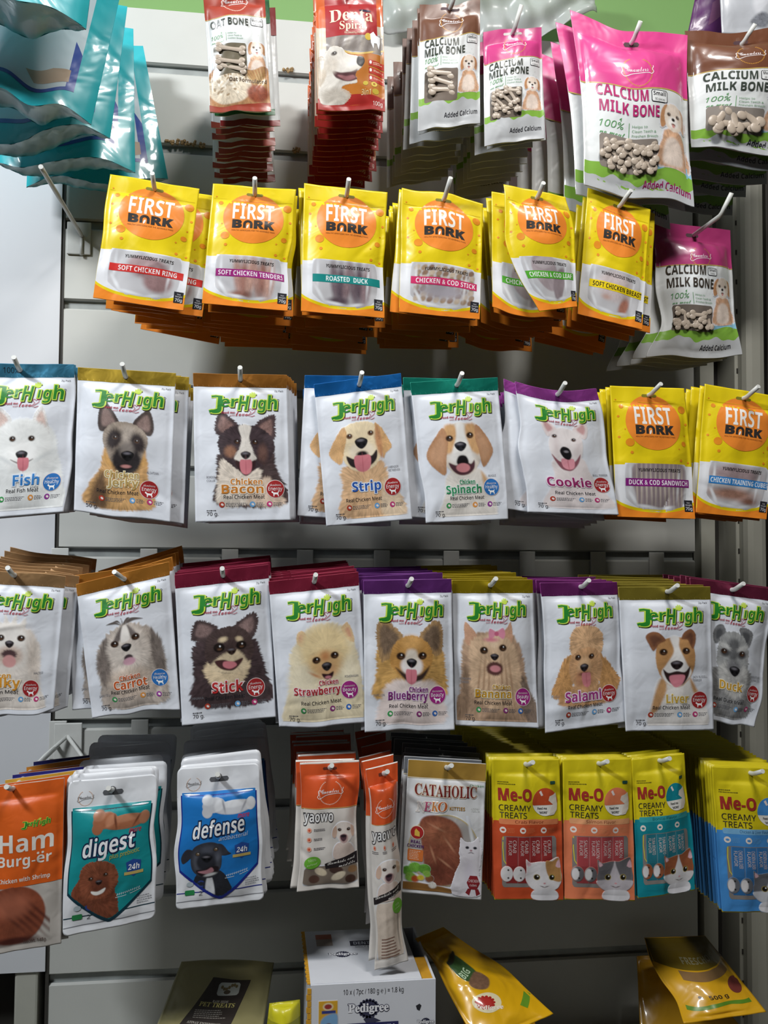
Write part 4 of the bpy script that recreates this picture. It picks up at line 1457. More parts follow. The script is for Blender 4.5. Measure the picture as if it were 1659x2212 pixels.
def calcium(H, head, hy, L, big=False, tcol='3a3f36', words=('CALCIUM', 'MILK BONE'), size='Small', n='7 pieces', clear='9a9288', em=None, oat=False, bl=None, mat=None):
    """treat pouch with coloured head, bone emblem, block title, window and puppy; L = layout rows in pouch units"""
    HC = hx(head)
    mt = mat or M_GLOSS

    def build(p, o, rear):
        a = Art()
        st = 12 if rear else 2.5
        wav = lambda x: hy + 1.6 * np.sin((x + 10) * 0.045) - 0.8
        a.band(0.2, 99.8, wav, lambda x: wav(x) + 1.1, hx('c2a558'), 1, step=st)
        a.band(0.2, 99.8, 0.3, wav, HC, 1, step=st)
        if oat:
            if not rear:
                pc = Pic(1, 126, 99, H - 1, step=1.0)
                pc.g([(2, 134), (40, 126), (70, 132), (98, 128), (98, H - 2), (2, H - 2)], 'b0835c', soft=1.5, st=0.3)
                pc.e(34, 158, 36, 27, 'd8cab4', soft=1.5, st=0.35)
                rr_ = random.Random(5)
                for k in range(60):
                    t, q = rr_.uniform(0, 6.28), math.sqrt(rr_.random())
                    pc.e(34 + 31 * q * math.cos(t), 152 + 19 * q * math.sin(t), 3.0, 1.6, rr_.choice(('efe6d6', 'e3d6c0', 'a08a6e', 'f3ecdf')), rot=rr_.uniform(0, 3), soft=0.5)
                for k in range(7):
                    pc.e(72 + k * 3.4, 150, 1.2, 22, rr_.choice(('cdb07e', 'b8935e')), rot=-0.7 + k * 0.1, soft=0.8)
                pc.e(80, 168, 18, 14, '8e4a34', soft=3, st=0.3)
                p.part('oat_picture', pc.art(1), mt, o)
            a.band(0.2, 99.8, lambda x: H - 11 + 3 * np.sin(x * 0.05), H - 0.3, hx('9c4232'), 2, step=st)
        else:
            grass(a, L['grass'], H)
            if rear:
                a.t('Added Calcium', L['ac'][0], L['ac'][1], L['ac'][2], 6, INK, 4, bold=0.02)
        link('pouch', p.mesh('pouch', a, hx('dfe2e2'), (mt,), step=5 if rear else 1.8, zones=((-1, hy - 4, HC),)), o)
        if rear:
            return
        if not oat:
            p.part('bottom_lettering', Art().t('Added Calcium', L['ac'][0], L['ac'][1], L['ac'][2], L['ac'][3], hx('9c2060') if big else INK, 4, bold=0.02, rot=L.get('acr', 0)), mt, o)
        else:
            p.part('bottom_lettering', Art().t('Oat Formulated', 34, 95, 152, 6, hx('6b5a4a'), 4, bold=0.02), mt, o)
        x, y, k = L['em']
        p.part('bone_emblem', (em or EM_GOLD).shift(x, y, k), mt, o)
        t = Art()
        for w, (x0, x1, y, cap) in zip(words, L['title']):
            t.t(w, x0, x1, y, cap, hx(tcol), 6, bold=0.045, res=3)
        p.part('title_lettering', t, mt, o)
        s = Art()
        x0, y0, x1, y1 = L['box']
        s.rr(x0, y0, x1, y1, INK, 2, rad=1.6)
        s.rr(x0 + 0.7, y0 + 0.7, x1 - 0.7, y1 - 0.7, hx('eceeee'), 3, rad=1.2)
        ym = (y0 + y1) / 2
        s.t(size, x0 + 2, x1 - 2, ym - 0.4, (y1 - y0) * 0.34, INK, 4, bold=0.03)
        s.t(n, x0 + 3.5, x1 - 3, y1 - 1.6, (y1 - y0) * 0.2, INK, 4)
        x0, x1, y, k = L['pc']
        gr = hx('5f9c62')
        s.t('100%', x0, x1, y, 7 * k, gr, 3, sh=0.25)
        s.line([(x1 - 4, y - 9 * k), (x1 - 2.5, y - 11 * k), (x1 - 3, y - 7.5 * k)], 0.8, gr, 3)
        s.t('no meat', x0, x1 + 1, y + 7 * k, 5 * k, gr, 3, font='script')
        s.band(x1 + 4, x1 + 4.5, y - 8 * k, y + 7 * k, gr, 3)
        for q, w in enumerate(('Helps to', 'Clean Teeth &', 'Freshen Breath')):
            s.t(w, x1 + 7, x1 + 7 + len(w) * 1.75 * L['pw'], y - 4 * k + q * 4.6 * k, 2.5 * k, hx('6e9d74'), 3)
        rr_ = random.Random(2)
        for q in range(14):
            xx, yy = rr_.uniform(68, 96), rr_.uniform(L['box'][3] + 2, L['grass'] - 20)
            s.line([(xx, yy), (xx + 1.4, yy - 1.4)], 0.4, hx('b9bdb8'), 1)
        p.part('small_print', s, mt, o)
        wx0, wy0, wx1, wy1 = L['win']
        w = Art().rr(wx0, wy0, wx1, wy1, hx(clear), 2, rad=2.5)
        p.part('clear_window', w, M_SHINY, o, 'see-through window')
        if bl:
            bones(p, o, fill(L['win'], *bl), bl[0], bl[1])
        dx, dy, dk = L['dog']
        pc = Pic(-2, 0, 38, 62, step=0.7 / dk * 0.9)
        pup_small(pc)
        d_ = pc.art(0).shift(dx, dy, dk)
        if not oat:
            c = Art()
            c.band(dx - 2, 99.5, L['grass'] - 8, L['grass'] + 1, hx('8fc3dc'), 0)
            d_.ext(c)
            d_.items[0] = d_.items[0][:4] + (d_.items[0][4] + 3,)
        p.part('puppy_picture', d_, mt, o)
        x, y, hw = L['hole']
        p.part('hang_hole', Art().rr(x - hw, y - 2.2, x + hw, y + 2.2, hx('cfcac6') if L.get('lit') else hx('4a3038'), 2, rad=2.1), M_PAPER, o, 'slot in the header')
    return build


# ---------------------------------------------------------------- row of white pouches, upper
def quad(*v):
    return [(v[0], v[1]), (v[2], v[3]), (v[4], v[5]), (v[6], v[7])]


YF = -0.262
WP = 'white treat pouches with foil headers'
BACK = 'pouches stacked behind the front white ones'


def place(p, build, label, group, hl, n=0, blabel=None, bgroup=None, st={}, hk={}, name='treat_pouch', cat='treat pouch', tw=None):
    o = hang(p, build, label, group, name, cat)
    hook(p, hl, **hk)
    if tw:
        twin(o, *tw)
        st = dict(st, gap=0.028)
    if n:
        stack(p, build, n, blabel, bgroup or blabel, **st)
    return o


def WPOUCH(i, q, Y, hole, build, label, short, n, st, hk={}, tw=None, **kw):
    p = Pouch(q, Y, 158, puff=kw.pop('puff', 0.011), top=18, margin=5, seed=100 + i, hole=hole, **kw)
    return place(p, build, label, WP, 'wire hook carrying the white pouches with the ' + short, n, 'white pouch stacked behind the one with the ' + short, None, dict(seed=i, **st), hk, tw=tw)


WPOUCH(1, quad(-47, 785, 160, 787, -52, 1122, 150, 1106), YF, (43, 7), white_pouch('3f7f9c', 'samoyed', [('Fish', 40, 68, 127, 11)], '3d86cf', 'e4eefa', 'h', 81.5, 125, 'Real Fish Meat', 33, 68, stick='STICK', hd='100%'),
       'white pouch with blue header and fluffy white dog portrait, cut by the picture edge', 'fluffy white dog', 4, dict(jit=(0.002, 0.003, 0.02), drift=(0.0015, 0)), er=(0, 2.5, 1.5, 0, 1, -2, -6))
WPOUCH(2, quad(168, 793, 380, 806, 160, 1103, 368, 1128), YF, (49, 8), white_pouch('c2a33a', 'alsatian', [('Chicken', 31, 66, 117, 7.5), ('Jerky', 34, 66, 126, 9)], 'b89a5c', 'ece2c2', 'e', 77, 127, 'Real Chicken Meat', 23, 66, wt='50 g.', breed='ALSATIAN', bpos=(74, 110)),
       'white pouch with gold header and black-faced shepherd dog portrait', 'black-faced shepherd dog', 5, dict(jit=(0.001, 0.002, 0.02), drift=(0.0036, -0.001)), eb=(0, 0.5, 1.5, 0, -0.5, 0), tw=('white pouch with gold header peeking out right of the shepherd dog one', 0.016, 0.014, -0.002, 0.0))
WPOUCH(3, quad(417, 806, 620, 810, 422, 1128, 628, 1124), YF, (50, 6.5), white_pouch('b07430', 'collie', [('Chicken', 37.5, 71, 119, 6.2), ('Bacon', 28, 72, 128.4, 9.5)], 'd0822f', 'fbeedd', 'e', 84.5, 124, 'Real Chicken Meat', 30, 73, breed='BORDER|COLLIE', bpos=(12.5, 112)),
       'white pouch with brown-orange header and black and white collie portrait', 'black and white collie', 5, dict(jit=(0.001, 0.001, 0.015), drift=(0.0028, 0)), puff=0.008)
WPOUCH(4, quad(678, 830, 866, 806, 705, 1137, 891, 1122), YF, (51, 7.5), white_pouch('1f74c4', 'golden', [('Strip', 33, 66, 123, 10.5)], '2456ae', 'dfe9f7', 'e', 79.5, 121, 'Real Chicken Meat', 25, 66, breed='LABRADOR|RETRIEVER', bpos=(76, 101)),
       'white pouch with bright blue header and smiling golden retriever portrait', 'smiling golden retriever', 5, dict(jit=(0.002, 0.001, 0.03), drift=(-0.002, 0), tilt=0.13), tw=('white pouch with blue header swung out left behind the golden retriever one', -0.012, 0.014, 0.006, 0.14))
WPOUCH(5, quad(886, 826, 1075, 815, 920, 1130, 1098, 1122), YF, (52, 7), white_pouch('1f9b86', 'beagle', [('Chicken', 43, 61, 117, 5), ('Spinach', 26, 68, 127, 9)], '2c8f5c', 'e2f0e8', 'h', 80.5, 121.5, 'Real Chicken Meat', 30, 71, breed='BEAGLE', bpos=(78, 110)),
       'white pouch with teal green header and long-eared beagle portrait', 'long-eared beagle', 6, dict(jit=(0.001, 0.002, 0.025), drift=(-0.0022, 0), tilt=0.07), er=(0, 0, 0.5, 1, 1, 0), el=(0, 0, 0, -0.5, 2, 0), tw=('white pouch with teal header tilted behind the beagle one', -0.008, 0.014, 0.004, 0.08))
WPOUCH(6, quad(1113, 829, 1289, 846, 1136, 1106, 1330, 1112), YF - 0.004, (50, 6), white_pouch('b04fae', 'bullterrier', [('Cookie', 24, 74, 124, 11)], '9c2a68', 'f3dfea', 'e', 86.5, 121, 'Real Chicken Meat', 31, 77, breed='BULL TERRIER', bpos=(78, 110)),
       'white pouch with purple header and white bull terrier portrait', 'white bull terrier', 7, dict(jit=(0.004, 0.003, 0.05), drift=(-0.002, -0.002), tilt=-0.02), et=(-3, 1, 3, 3, 0, -4), er=(0, 3, 2, 0, 3, 4), el=(0, 1, 2, -3, 0, 3, 2), tw=('white pouch with purple header tilted behind the bull terrier one', -0.014, 0.014, 0.0, 0.10))

# ---------------------------------------------------------------- row of white pouches, lower
J4 = dict(jit=(0.002, 0.002, 0.03), dy=0.013)
WPOUCH(11, quad(-62, 1222, 142, 1247, -66, 1558, 116, 1530), YF - 0.006, (46, 4), white_pouch('c49a6c', 'maltese', [('Chicken', 13, 48, 117, 6), ('Milky', 15, 59, 127, 11)], 'df9a35', 'f7ecd8', 'e', 71, 128, 'Real Chicken Meat', 0, 57, stick='STICK', breed='MALTESE', bpos=(74, 112)),
       'white pouch with copper header and silky white dog portrait, cut by the picture edge', 'silky white dog', 6, dict(J4, drift=(0.004, 0.0035)), et=(0, 2, 1, -1, -1), eb=(0, 0, -1, 2, 4, 1), tw=('white pouch with copper header peeking out right of the silky white dog one', 0.014, 0.014, 0.0, 0.0))
WPOUCH(12, quad(164, 1262, 365, 1213, 199, 1552, 389, 1536), YF, (51, 8), white_pouch('cf8a38', 'shihtzu', [('Chicken', 36, 59, 119, 5.4), ('Carrot', 29, 66, 129, 10)], 'd2602b', 'f8e6da', 'h', 80.5, 122, 'Real Chicken Meat', 25, 68, stick='STICK', breed='SHIH TZU', bpos=(11, 136)),
       'white pouch with orange-gold header and shaggy grey long-haired dog portrait', 'shaggy grey long-haired dog', 7, dict(J4, drift=(0.0015, 0.0025), tilt=-0.05), eb=(0, -2, -1, -4, -3, -1), hk=dict(lean=-0.3), tw=('white pouch with orange-gold header swung out left behind the shaggy grey dog one', -0.010, 0.014, 0.004, 0.10))
WPOUCH(13, quad(377, 1242, 580, 1219, 393, 1568, 596, 1549), YF, (51, 7), white_pouch('a02f4c', 'chihuahua', [('Stick', 34, 67, 127, 11.5)], 'c22f30', 'f4dede', 'e', 80, 125, 'Real Chicken Meat', 26, 68, breed='CHIHUAHUA', bpos=(11, 132)),
       'white pouch with crimson header and dark brown wide-eyed small dog portrait', 'dark brown wide-eyed small dog', 7, dict(J4, drift=(0.0006, 0.0016)))
WPOUCH(14, quad(580, 1256, 774, 1235, 603, 1570, 797, 1561), YF - 0.005, (50, 6), white_pouch('a8334e', 'pomeranian', [('Chicken', 47, 68, 114, 5), ('Strawberry', 19, 70, 123.5, 8)], 'b32a34', 'f6dfe0', 'b', 80, 122, 'Real Chicken Meat', 26, 70, breed='POMERANIAN', bpos=(76, 109)),
       'white pouch with crimson header and fluffy cream puffball dog portrait', 'fluffy cream puffball dog', 8, dict(J4, drift=(-0.001, 0.002)), eb=(0, 1.5, 3, 1, 0, 0), el=(0, 0, 0, 0, 0, 0), er=(0, 0, 0, 0, 1, 0))
WPOUCH(15, quad(785, 1254, 975, 1250, 788, 1582, 982, 1577), YF - 0.010, (50, 7), white_pouch('7f3f92', 'papillon', [('Chicken', 49, 70, 117, 5), ('Blueberry', 26, 70, 125.5, 8.6)], '7c2576', 'eedcf0', 'b', 81, 121, 'Real Chicken Meat', 27, 70, stick='STICK', breed='PAPILLON', bpos=(10, 121)),
       'white pouch with violet header and big-eared orange and white dog portrait', 'big-eared orange and white dog', 8, dict(J4, drift=(-0.003, 0.002)), eb=(0, -0.5, -2, 0, 0, 0))
WPOUCH(16, quad(976, 1253, 1150, 1252, 984, 1567, 1164, 1573), YF - 0.002, (47, 6.5), white_pouch('b8a01e', 'yorkie', [('Chicken', 44, 66, 117, 5), ('Banana', 24, 67, 126.5, 9)], 'd29c2c', 'f6ecd2', 'b', 81.5, 125, 'Real Chicken Meat', 23, 68, stick='STICK', breed='YORKSHIRE|TERRIER', bpos=(6, 108)),
       'white pouch with mustard yellow header and long-haired tan dog with pink bow portrait', 'long-haired tan dog with pink bow', 8, dict(J4, drift=(-0.004, 0.0022)))
WPOUCH(17, quad(1166, 1259, 1333, 1257, 1178, 1584, 1351, 1560), YF, (52, 5.5), white_pouch('8f3a86', 'poodle', [('Salami', 24, 69, 128, 11)], 'a63a86', 'f4e0ee', 'e', 79, 123, 'Real Chicken Meat', 27, 70, y2=1.5, breed='POODLE', bpos=(8, 122)),
       'white pouch with purple header and curly apricot poodle portrait', 'curly apricot poodle', 6, dict(J4, drift=(-0.003, 0.001)), er=(0, 1, 1, -2, 2, 1), el=(0, 2, 3, 1, 1, 0))
WPOUCH(18, quad(1336, 1268, 1534, 1267, 1352, 1580, 1543, 1577), YF - 0.006, (52, 6), white_pouch('aa9a3c', 'russell', [('Liver', 45, 70, 127, 9.5)], 'd2ac42', 'f4ecd4', 'e', 83, 124.5, 'Real Chicken Meat', 30, 72, stick='STICK', breed='JACK RUSSELL|TERRIER', bpos=(75, 100)),
       'white pouch with olive gold header and brown and white folded-ear terrier portrait', 'brown and white folded-ear terrier', 7, dict(J4, drift=(-0.004, 0.002), tilt=0.02))
WPOUCH(19, quad(1490, 1248, 1672, 1272, 1505, 1545, 1640, 1572), YF + 0.006, (50, 8), white_pouch('8a3552', 'schnauzer', [('Duck', 33, 66, 120, 10)], 'd6a436', 'f6ecd4', 'e', 84, 122, 'Real Duck Meat', 26, 70, stick='STICK', breed='MINIATURE|SCHNAUZER', bpos=(80, 104)),
       'white pouch with wine red header and grey bearded schnauzer portrait', 'grey bearded schnauzer', 5, dict(J4, drift=(-0.002, 0.001)), er=(0, 0, -2, -2, 0, -6), eb=(0, 2, 2, 3, 0, 0))

# ---------------------------------------------------------------- yellow and orange pouches
YP = 'yellow and orange treat pouches'


def YPOUCH(i, q, Y, build, label, short, n, st, hk={}, hole=(51, 11.5), tw=None, **kw):
    p = Pouch(q, Y, 171, puff=kw.pop('puff', 0.010), top=24, margin=6, seed=200 + i, hole=hole, **kw)
    return place(p, build, label, YP, 'wire hook carrying the yellow pouches with the ' + short, n, 'yellow and orange pouch stacked behind the one with the ' + short, None, dict(seed=i + 40, **st), hk, tw=tw)


SB = dict(jit=(0.006, 0.005, 0.075), dy=0.0195)
YPOUCH(1, quad(238, 376, 431, 408, 201, 643, 396, 671), YF, yellow_pouch('SOFT CHICKEN RING', 'd0322e', 'f6ecec', 'ring', tw=(23, 88)),
       'yellow pouch with red banner and pinkish treats in its window', 'red banner', 8, dict(SB, drift=(0.0055, 0.0)), el=(0, -1, 1, 0, 0), hk=dict(tip=0.03), tw=('yellow pouch with red banner peeking out right behind the leftmost yellow one', 0.024, 0.013, -0.004, 0.0))
YPOUCH(2, quad(460, 397, 640, 410, 436, 655, 621, 672), YF, yellow_pouch('SOFT CHICKEN TENDERS', 'a02a7e', 'f6ecf4', 'tenders', tw=(16, 94)),
       'yellow pouch with magenta banner and brown strips in its window', 'magenta banner', 9, dict(SB, drift=(0.001, -0.0016)), er=(0, -1, 0, -4, -1, 0))
YPOUCH(3, quad(657, 396, 837, 416, 650, 672, 830, 687), YF, yellow_pouch('ROASTED  DUCK', '1d8a86', 'eaf4f4', 'duck', tw=(29, 80)),
       'yellow pouch with teal banner and dark strips in its window', 'teal banner', 9, dict(SB, drift=(-0.001, -0.0018)), er=(0, -1, -1, -3, -1, 0))
YPOUCH(4, quad(868, 406, 1044, 440, 862, 674, 1036, 690), YF, yellow_pouch('CHICKEN & COD STICK', 'd1336a', 'fbeef2', 'stick', tw=(19, 93)),
       'yellow pouch with pink-red banner and braided sticks in its window', 'pink-red banner', 9, dict(SB, drift=(-0.002, -0.0016)), et=(0, 0, -4, -5, -2, 0), el=(0, 0, 1, 0, 0), hk=dict(lean=0.1, ang=0.6, tip=0.036))
LEAF = yellow_pouch('CHICKEN & COD LEAF', '55ac35', 'f0f6ec', 'leaf', tw=(18, 92))
YPOUCH(5, quad(1088, 398, 1222, 425, 1165, 672, 1247, 662), YF - 0.020, LEAF,
       'twisted yellow pouch with bright green banner, its lower left corner folded in', 'bright green banner', 0, {}, el=(0, -12, -24, -18, 0), er=(0, 8, 6, 2, 0), hk=dict(tip=0.03), puff=0.014)
p5 = Pouch(quad(1062, 414, 1216, 438, 1064, 668, 1222, 690), YF + 0.002, 171, puff=0.008, top=24, margin=6, seed=299, hole=(60, 8), eb=(-4, 3, 4, 0, 0))
hang(p5, LEAF, 'flat yellow pouch with green banner behind the twisted one', YP)
stack(p5, LEAF, 8, 'yellow and orange pouch stacked behind the twisted one with the green banner', 'yellow and orange pouch stacked behind the twisted one with the green banner', seed=45, **dict(SB, drift=(-0.002, -0.0016)))
YPOUCH(6, quad(1270, 405, 1405, 453, 1248, 678, 1387, 712), YF, yellow_pouch('SOFT CHICKEN BREAST', 'f1d51c', '2b2620', 'breast', tw=(18, 95)),
       'yellow pouch with plain yellow banner and pale window under the big pink pouch', 'plain yellow banner', 7, dict(SB, drift=(-0.002, -0.0016)), hk=dict(lean=0.2, ang=0.45, tip=0.032), tw=('yellow pouch with plain yellow banner peeking out right behind the front one', 0.012, 0.013, -0.002, -0.03))
SC7 = dict(jit=(0.003, 0.002, 0.03), dy=0.017)
YPOUCH(7, quad(1318, 833, 1478, 839, 1331, 1116, 1502, 1121), YF, yellow_pouch('DUCK & COD SANDWICH', '85237c', 'f4ecf4', 'sandwich', tw=(17, 93)),
       'yellow pouch with dark purple banner and striped slices in its window', 'dark purple banner', 6, dict(SC7, drift=(-0.002, 0.0)), hk=dict(lean=0.15, ang=0.4, tip=0.032), er=(0, 1, 2, 0, 0))
YPOUCH(8, quad(1523, 829, 1688, 858, 1503, 1107, 1656, 1122), YF - 0.004, yellow_pouch('CHICKEN TRAINING CUBES', '3a86cc', 'eef4fa', 'cube', tw=(15, 95)),
       'yellow pouch with light blue banner at the right end of its row', 'light blue banner', 5, dict(SC7, drift=(-0.003, 0.0)), hk=dict(lean=0.2, ang=0.45, tip=0.032))

# ---------------------------------------------------------------- top row: pouches with coloured heads and bones
LN = dict(em=(51, 33, 1.35), title=[(8, 62, 72, 12), (8, 73, 86, 12)], box=(76, 59, 95, 71.5), pc=(9, 29, 96, 1.0), pw=1.0, win=(9, 108, 61, 156), dog=(62, 87, 0.98), grass=146, ac=(41, 95, 181, 7.5), hole=(50, 9, 16))
YT = YF - 0.004


def TOP(i, q, Y, H, build, label, short, group, n, st, hk={}, blabel=None, hole=(50, 9), **kw):
    p = Pouch(q, Y, H, puff=kw.pop('puff', 0.012), top=kw.pop('top', 26), margin=5, seed=300 + i, hole=hole, creases=kw.pop('creases', 9), **kw)
    return place(p, build, label, group, 'wire hook carrying the ' + short, n, blabel or 'pouch stacked behind the front one of the ' + short, None, dict(seed=i + 80, **st), hk), p


GB = 'bone treat pouches of the top row'
ST = dict(jit=(0.0045, 0.002, 0.035), dy=0.0175, puff=0.006)
oat = calcium(196, 'a5402f', 47, dict(LN, em=(50, 20, 1.5), title=[(8, 70, 64, 12)], box=(74, 49, 94, 62), pc=(8, 28, 82, 0.9), win=(10, 93, 64, 140), dog=(64, 84, 0.95), grass=170, hole=(50, 5, 10)), words=('OAT BONE',), size='Medium', n='7 pieces', clear='6f6756', em=EM_WHITE, oat=True,
              bl=(38, 7.5, 3, 1, (0.05,)))
_, poat = TOP(1, quad(438, -18, 571, -22, 453, 243, 586, 239), YT, 196, oat, 'narrow pouch with brick red head and oat flakes picture', 'narrow red-headed oat pouches', GB, 11,
    dict(ST, gap=0.044, dy=0.0175, drift=(0.0004, -0.0009), jit=(0.0045, 0.002, 0.05)), blabel='oat pouch stacked behind the front red-headed one', eb=(0, 1, -3, 0, 2, 1), er=(0, 0, 0, 0, 0), el=(0, 1, 2, 1, 0))


def oat_rear(head):
    def build(p, o, rear):
        a = Art().band(0.2, 99.8, 0.3, 47, hx(head), 1, step=12)
        a.band(0.2, 99.8, 186, 195.7, hx(head), 1, step=12)
        link('pouch', p.mesh('pouch', a, hx('dfe2e2'), (M_GLOSS,), step=5, zones=((-1, 40, hx(head)),)), o)
    return build


stack(poat, oat_rear('1f6638'), 1, 'narrow green-headed pouch peeking out right behind the oat flakes one', GB, gap=0.014, drift=(0.0075, 0.002), seed=3, tilt=0.01)
stack(poat, oat_rear('8e2a2a'), 1, 'narrow dark red-headed pouch peeking out furthest right behind the oat flakes one', GB, gap=0.028, drift=(0.0165, -0.004), seed=4, tilt=0.02)


def denta(p, o, rear):
    H = 176
    a = Art()
    st = 12 if rear else 2.5
    a.band(0.2, 99.8, lambda x: 66 - 12 * np.abs(x - 50) / 50, H - 0.3, hx('cfc3ae'), 0, step=st)
    a.band(22, 99.8, lambda x: 92 + 6 * np.sin((x - 30) * 0.05), lambda x: np.full_like(x, H - 0.3), hx('b8702c'), 1, step=st)
    a.band(24, 99.8, lambda x: 90.5 + 6 * np.sin((x - 30) * 0.05), lambda x: 93 + 6 * np.sin((x - 30) * 0.05), hx('d9b866'), 2, step=st)
    a.band(0.2, 99.8, lambda x: 160 - 6 * np.sin(x * 0.03), H - 0.3, hx('a02a26'), 2, step=st)
    a.band(14, 90, 0.3, 72, hx('a3262a'), 3, step=st)
    link('pouch', p.mesh('pouch', a, hx('d0622e'), (M_SHINY,), step=5 if rear else 1.8), o)
    t = Art().t('100g', 82, 96, 170, 6, hx('f2e6dc'), 5)
    p.part('weight_lettering', t, M_GLOSS, o)
    if rear:
        return
    t = Art()
    Cc = hx('f0dfc0')
    t.t('Denta', 20, 84, 51, 20, Cc, 5, font='serif')
    t.t('Spiral', 34, 74, 63, 12, Cc, 5, font='serif')
    t.t("more than presents!", 27, 76, 14, 3.4, hx('e8c9b8'), 5, font='script')
    t.t('No Healthy Pet', 41, 65, 69.5, 2.6, Cc, 5)
    t.e(72, 35, 9, 1.8, hx('2c2440'), 5)
    p.part('title_lettering', t, M_GLOSS, o, 'cream serif lettering')
    w = Pic(14, 68, 98, 98, step=0.8)
    w.g([(16, 70), (90, 70), (97, 76), (97, 96), (60, 95), (30, 92), (16, 96)], '8f8782', soft=1)
    for k in range(7):
        w.e(24 + k * 11, 82, 3.4, 15, ('a39a92', '7d746e')[k % 2], rot=0.35, soft=2, st=0.2)
    p.part('clear_window', w.art(2), M_SHINY, o, 'see-through window')
    d = Pic(1, 78, 74, 168, step=0.75, bg='b08a6a')
    d.g([(4, 166), (4, 120), (12, 96), (22, 86), (36, 90), (44, 98), (58, 101), (66, 104), (69, 112), (62, 121), (50, 125), (56, 132), (58, 139), (44, 140), (34, 146), (40, 166)], 'd9d3ca', fur=0.8, st=0.1, soft=1)
    d.g([(2, 100), (12, 104), (14, 124), (6, 140), (2, 138)], 'c2b5a4', fur=1, st=0.15, soft=1.6)
    d.g([(22, 120), (34, 124), (50, 123), (59, 120), (56, 128), (58, 134), (44, 136), (28, 131)], '5a3a3c', soft=1)
    d.g([(30, 127), (42, 129), (52, 128), (56, 132), (44, 135), (34, 131)], '9c6a6c', soft=1.2)
    d.e(25, 97, 4.2, 2.8, '2c211c', soft=1.0, rot=-0.2)
    d.e(26, 96.2, 0.7, 0.6, 'e6e6e6', soft=0.4)
    d.e(50, 112, 14, 9, 'e6e0d8', soft=5, st=0.08)
    d.e(20, 112, 10, 12, 'c9bfb2', soft=5, st=0.12)
    d.g([(60, 102), (68, 103), (70, 110), (65, 117), (58, 112)], '1d1a1c', soft=0.8)
    d.e(26, 156, 22, 12, 'b5ada2', soft=4, fur=2, st=0.15)
    p.part('dog_picture', d.art(3), M_GLOSS, o)
    b = Art()
    for k, w in enumerate(('', 'Wheat Free', 'Grain Free')):
        y = 106 + k * 11
        b.band(76, 99.5, lambda x: y + (x - 76) * 0.14, lambda x: y + 8.5 + (x - 76) * 0.14, hx('b23426'), 4)
        if k:
            b.t(w, 83, 98, y + 5.5, 2.8, hx('f3d8b8'), 5, rot=0.13)
        else:
            dashes(b, 83, y + 3.6, 14, 2, hx('f3d8b8'), h=0.9, lead=2.2, seed=3, layer=5)
        b.e(79, y + 4, 1.8, 2.4, hx('f4efe8'), 5)
    b.e(71, 140, 4, 3, hx('c9b23a'), 4)
    b.e(84, 141, 4.5, 3.5, hx('d2bb44'), 4, r0=0.4)
    b.e(86, 151, 5, 4, hx('b8a030'), 4)
    b.t('3in1', 64, 79, 156, 8, hx('e8d9a8'), 5, sh=0.2)
    b.e(76, 74, 5, 5, hx('d7b84a'), 4)
    b.poly([(79, 70), (84, 66), (88, 71), (94, 72), (94, 80), (92, 90), (89, 82), (85, 82), (84, 90), (80, 82)], hx('f4f5f8'), 5)
    p.part('ribbons', b, M_GLOSS, o)


TOP(2, quad(680, -18, 826, -22, 687, 238, 832, 241), YT, 176, denta, 'tall red and orange pouch with a white dog seen from the side', 'red and orange dental stick pouches', GB, 14,
    dict(ST, dy=0.0168, drift=(0.0003, -0.001), jit=(0.003, 0.0015, 0.03)), blabel='dental stick pouch stacked behind the front one with the white dog', top=24, hole=(52, 7), creases=12, eb=(0, 1, 0, -1, -3, 0))
cm = calcium(196, '6b4634', 58, LN, size='Medium', n='4 pieces', clear='766a60', bl=(33, 9, 3, 6, (0.0, 0.1)))
TOP(3, quad(907, 9, 1037, -2, 903, 278, 1037, 269), YT, 196, cm, 'narrow pouch with brown head and white title block, fourth column of the top row', 'narrow brown-headed bone pouches', GB, 9,
    dict(ST, dy=0.022, drift=(-0.0018, -0.001), jit=(0.006, 0.003, 0.03)), blabel='bone pouch stacked behind the narrow brown-headed one', et=(0, 3, 2, 6, 1, 0), eb=(4, 0, 2, -2, -2), hole=(50, 8), hk=dict(lean=0.3, ang=0.9))
cs = calcium(196, 'c23a7c', 57, dict(LN, lit=1), size='Small', n='7 pieces', clear='6d6258', bl=(21, 6.4, 10, 4))
TOP(4, quad(1044, 70, 1170, 58, 1047, 316, 1175, 300), YT, 196, cs, 'narrow pouch with pink head and small bones in its window', 'narrow pink-headed bone pouches', GB, 9,
    dict(ST, dy=0.022, drift=(-0.0012, -0.001), jit=(0.006, 0.003, 0.03)), blabel='bone pouch stacked behind the narrow pink-headed one', et=(0, -2, -2, 0, 0), eb=(0, -2, -1, -2, 0), hk=dict(lean=0.2, ang=1.0, tip=0.036))
LB = dict(em=(47, 47, 1.0), title=[(11, 55, 73.5, 10), (13, 66, 87, 10)], box=(58, 63, 75, 74), pc=(13, 33, 100, 0.85), pw=1.0, win=(13, 106, 65, 135), dog=(64, 70, 0.95), grass=131, ac=(52, 97, 147, 7), acr=0.05, hole=(50, 13, 7))
cl = calcium(155, 'd8458c', 62, LB, big=True, tcol='b52a6c', size='Small', n='90 pieces', clear='8a8078', mat=M_SHINY, bl=(11, 4.6, 20, 3))
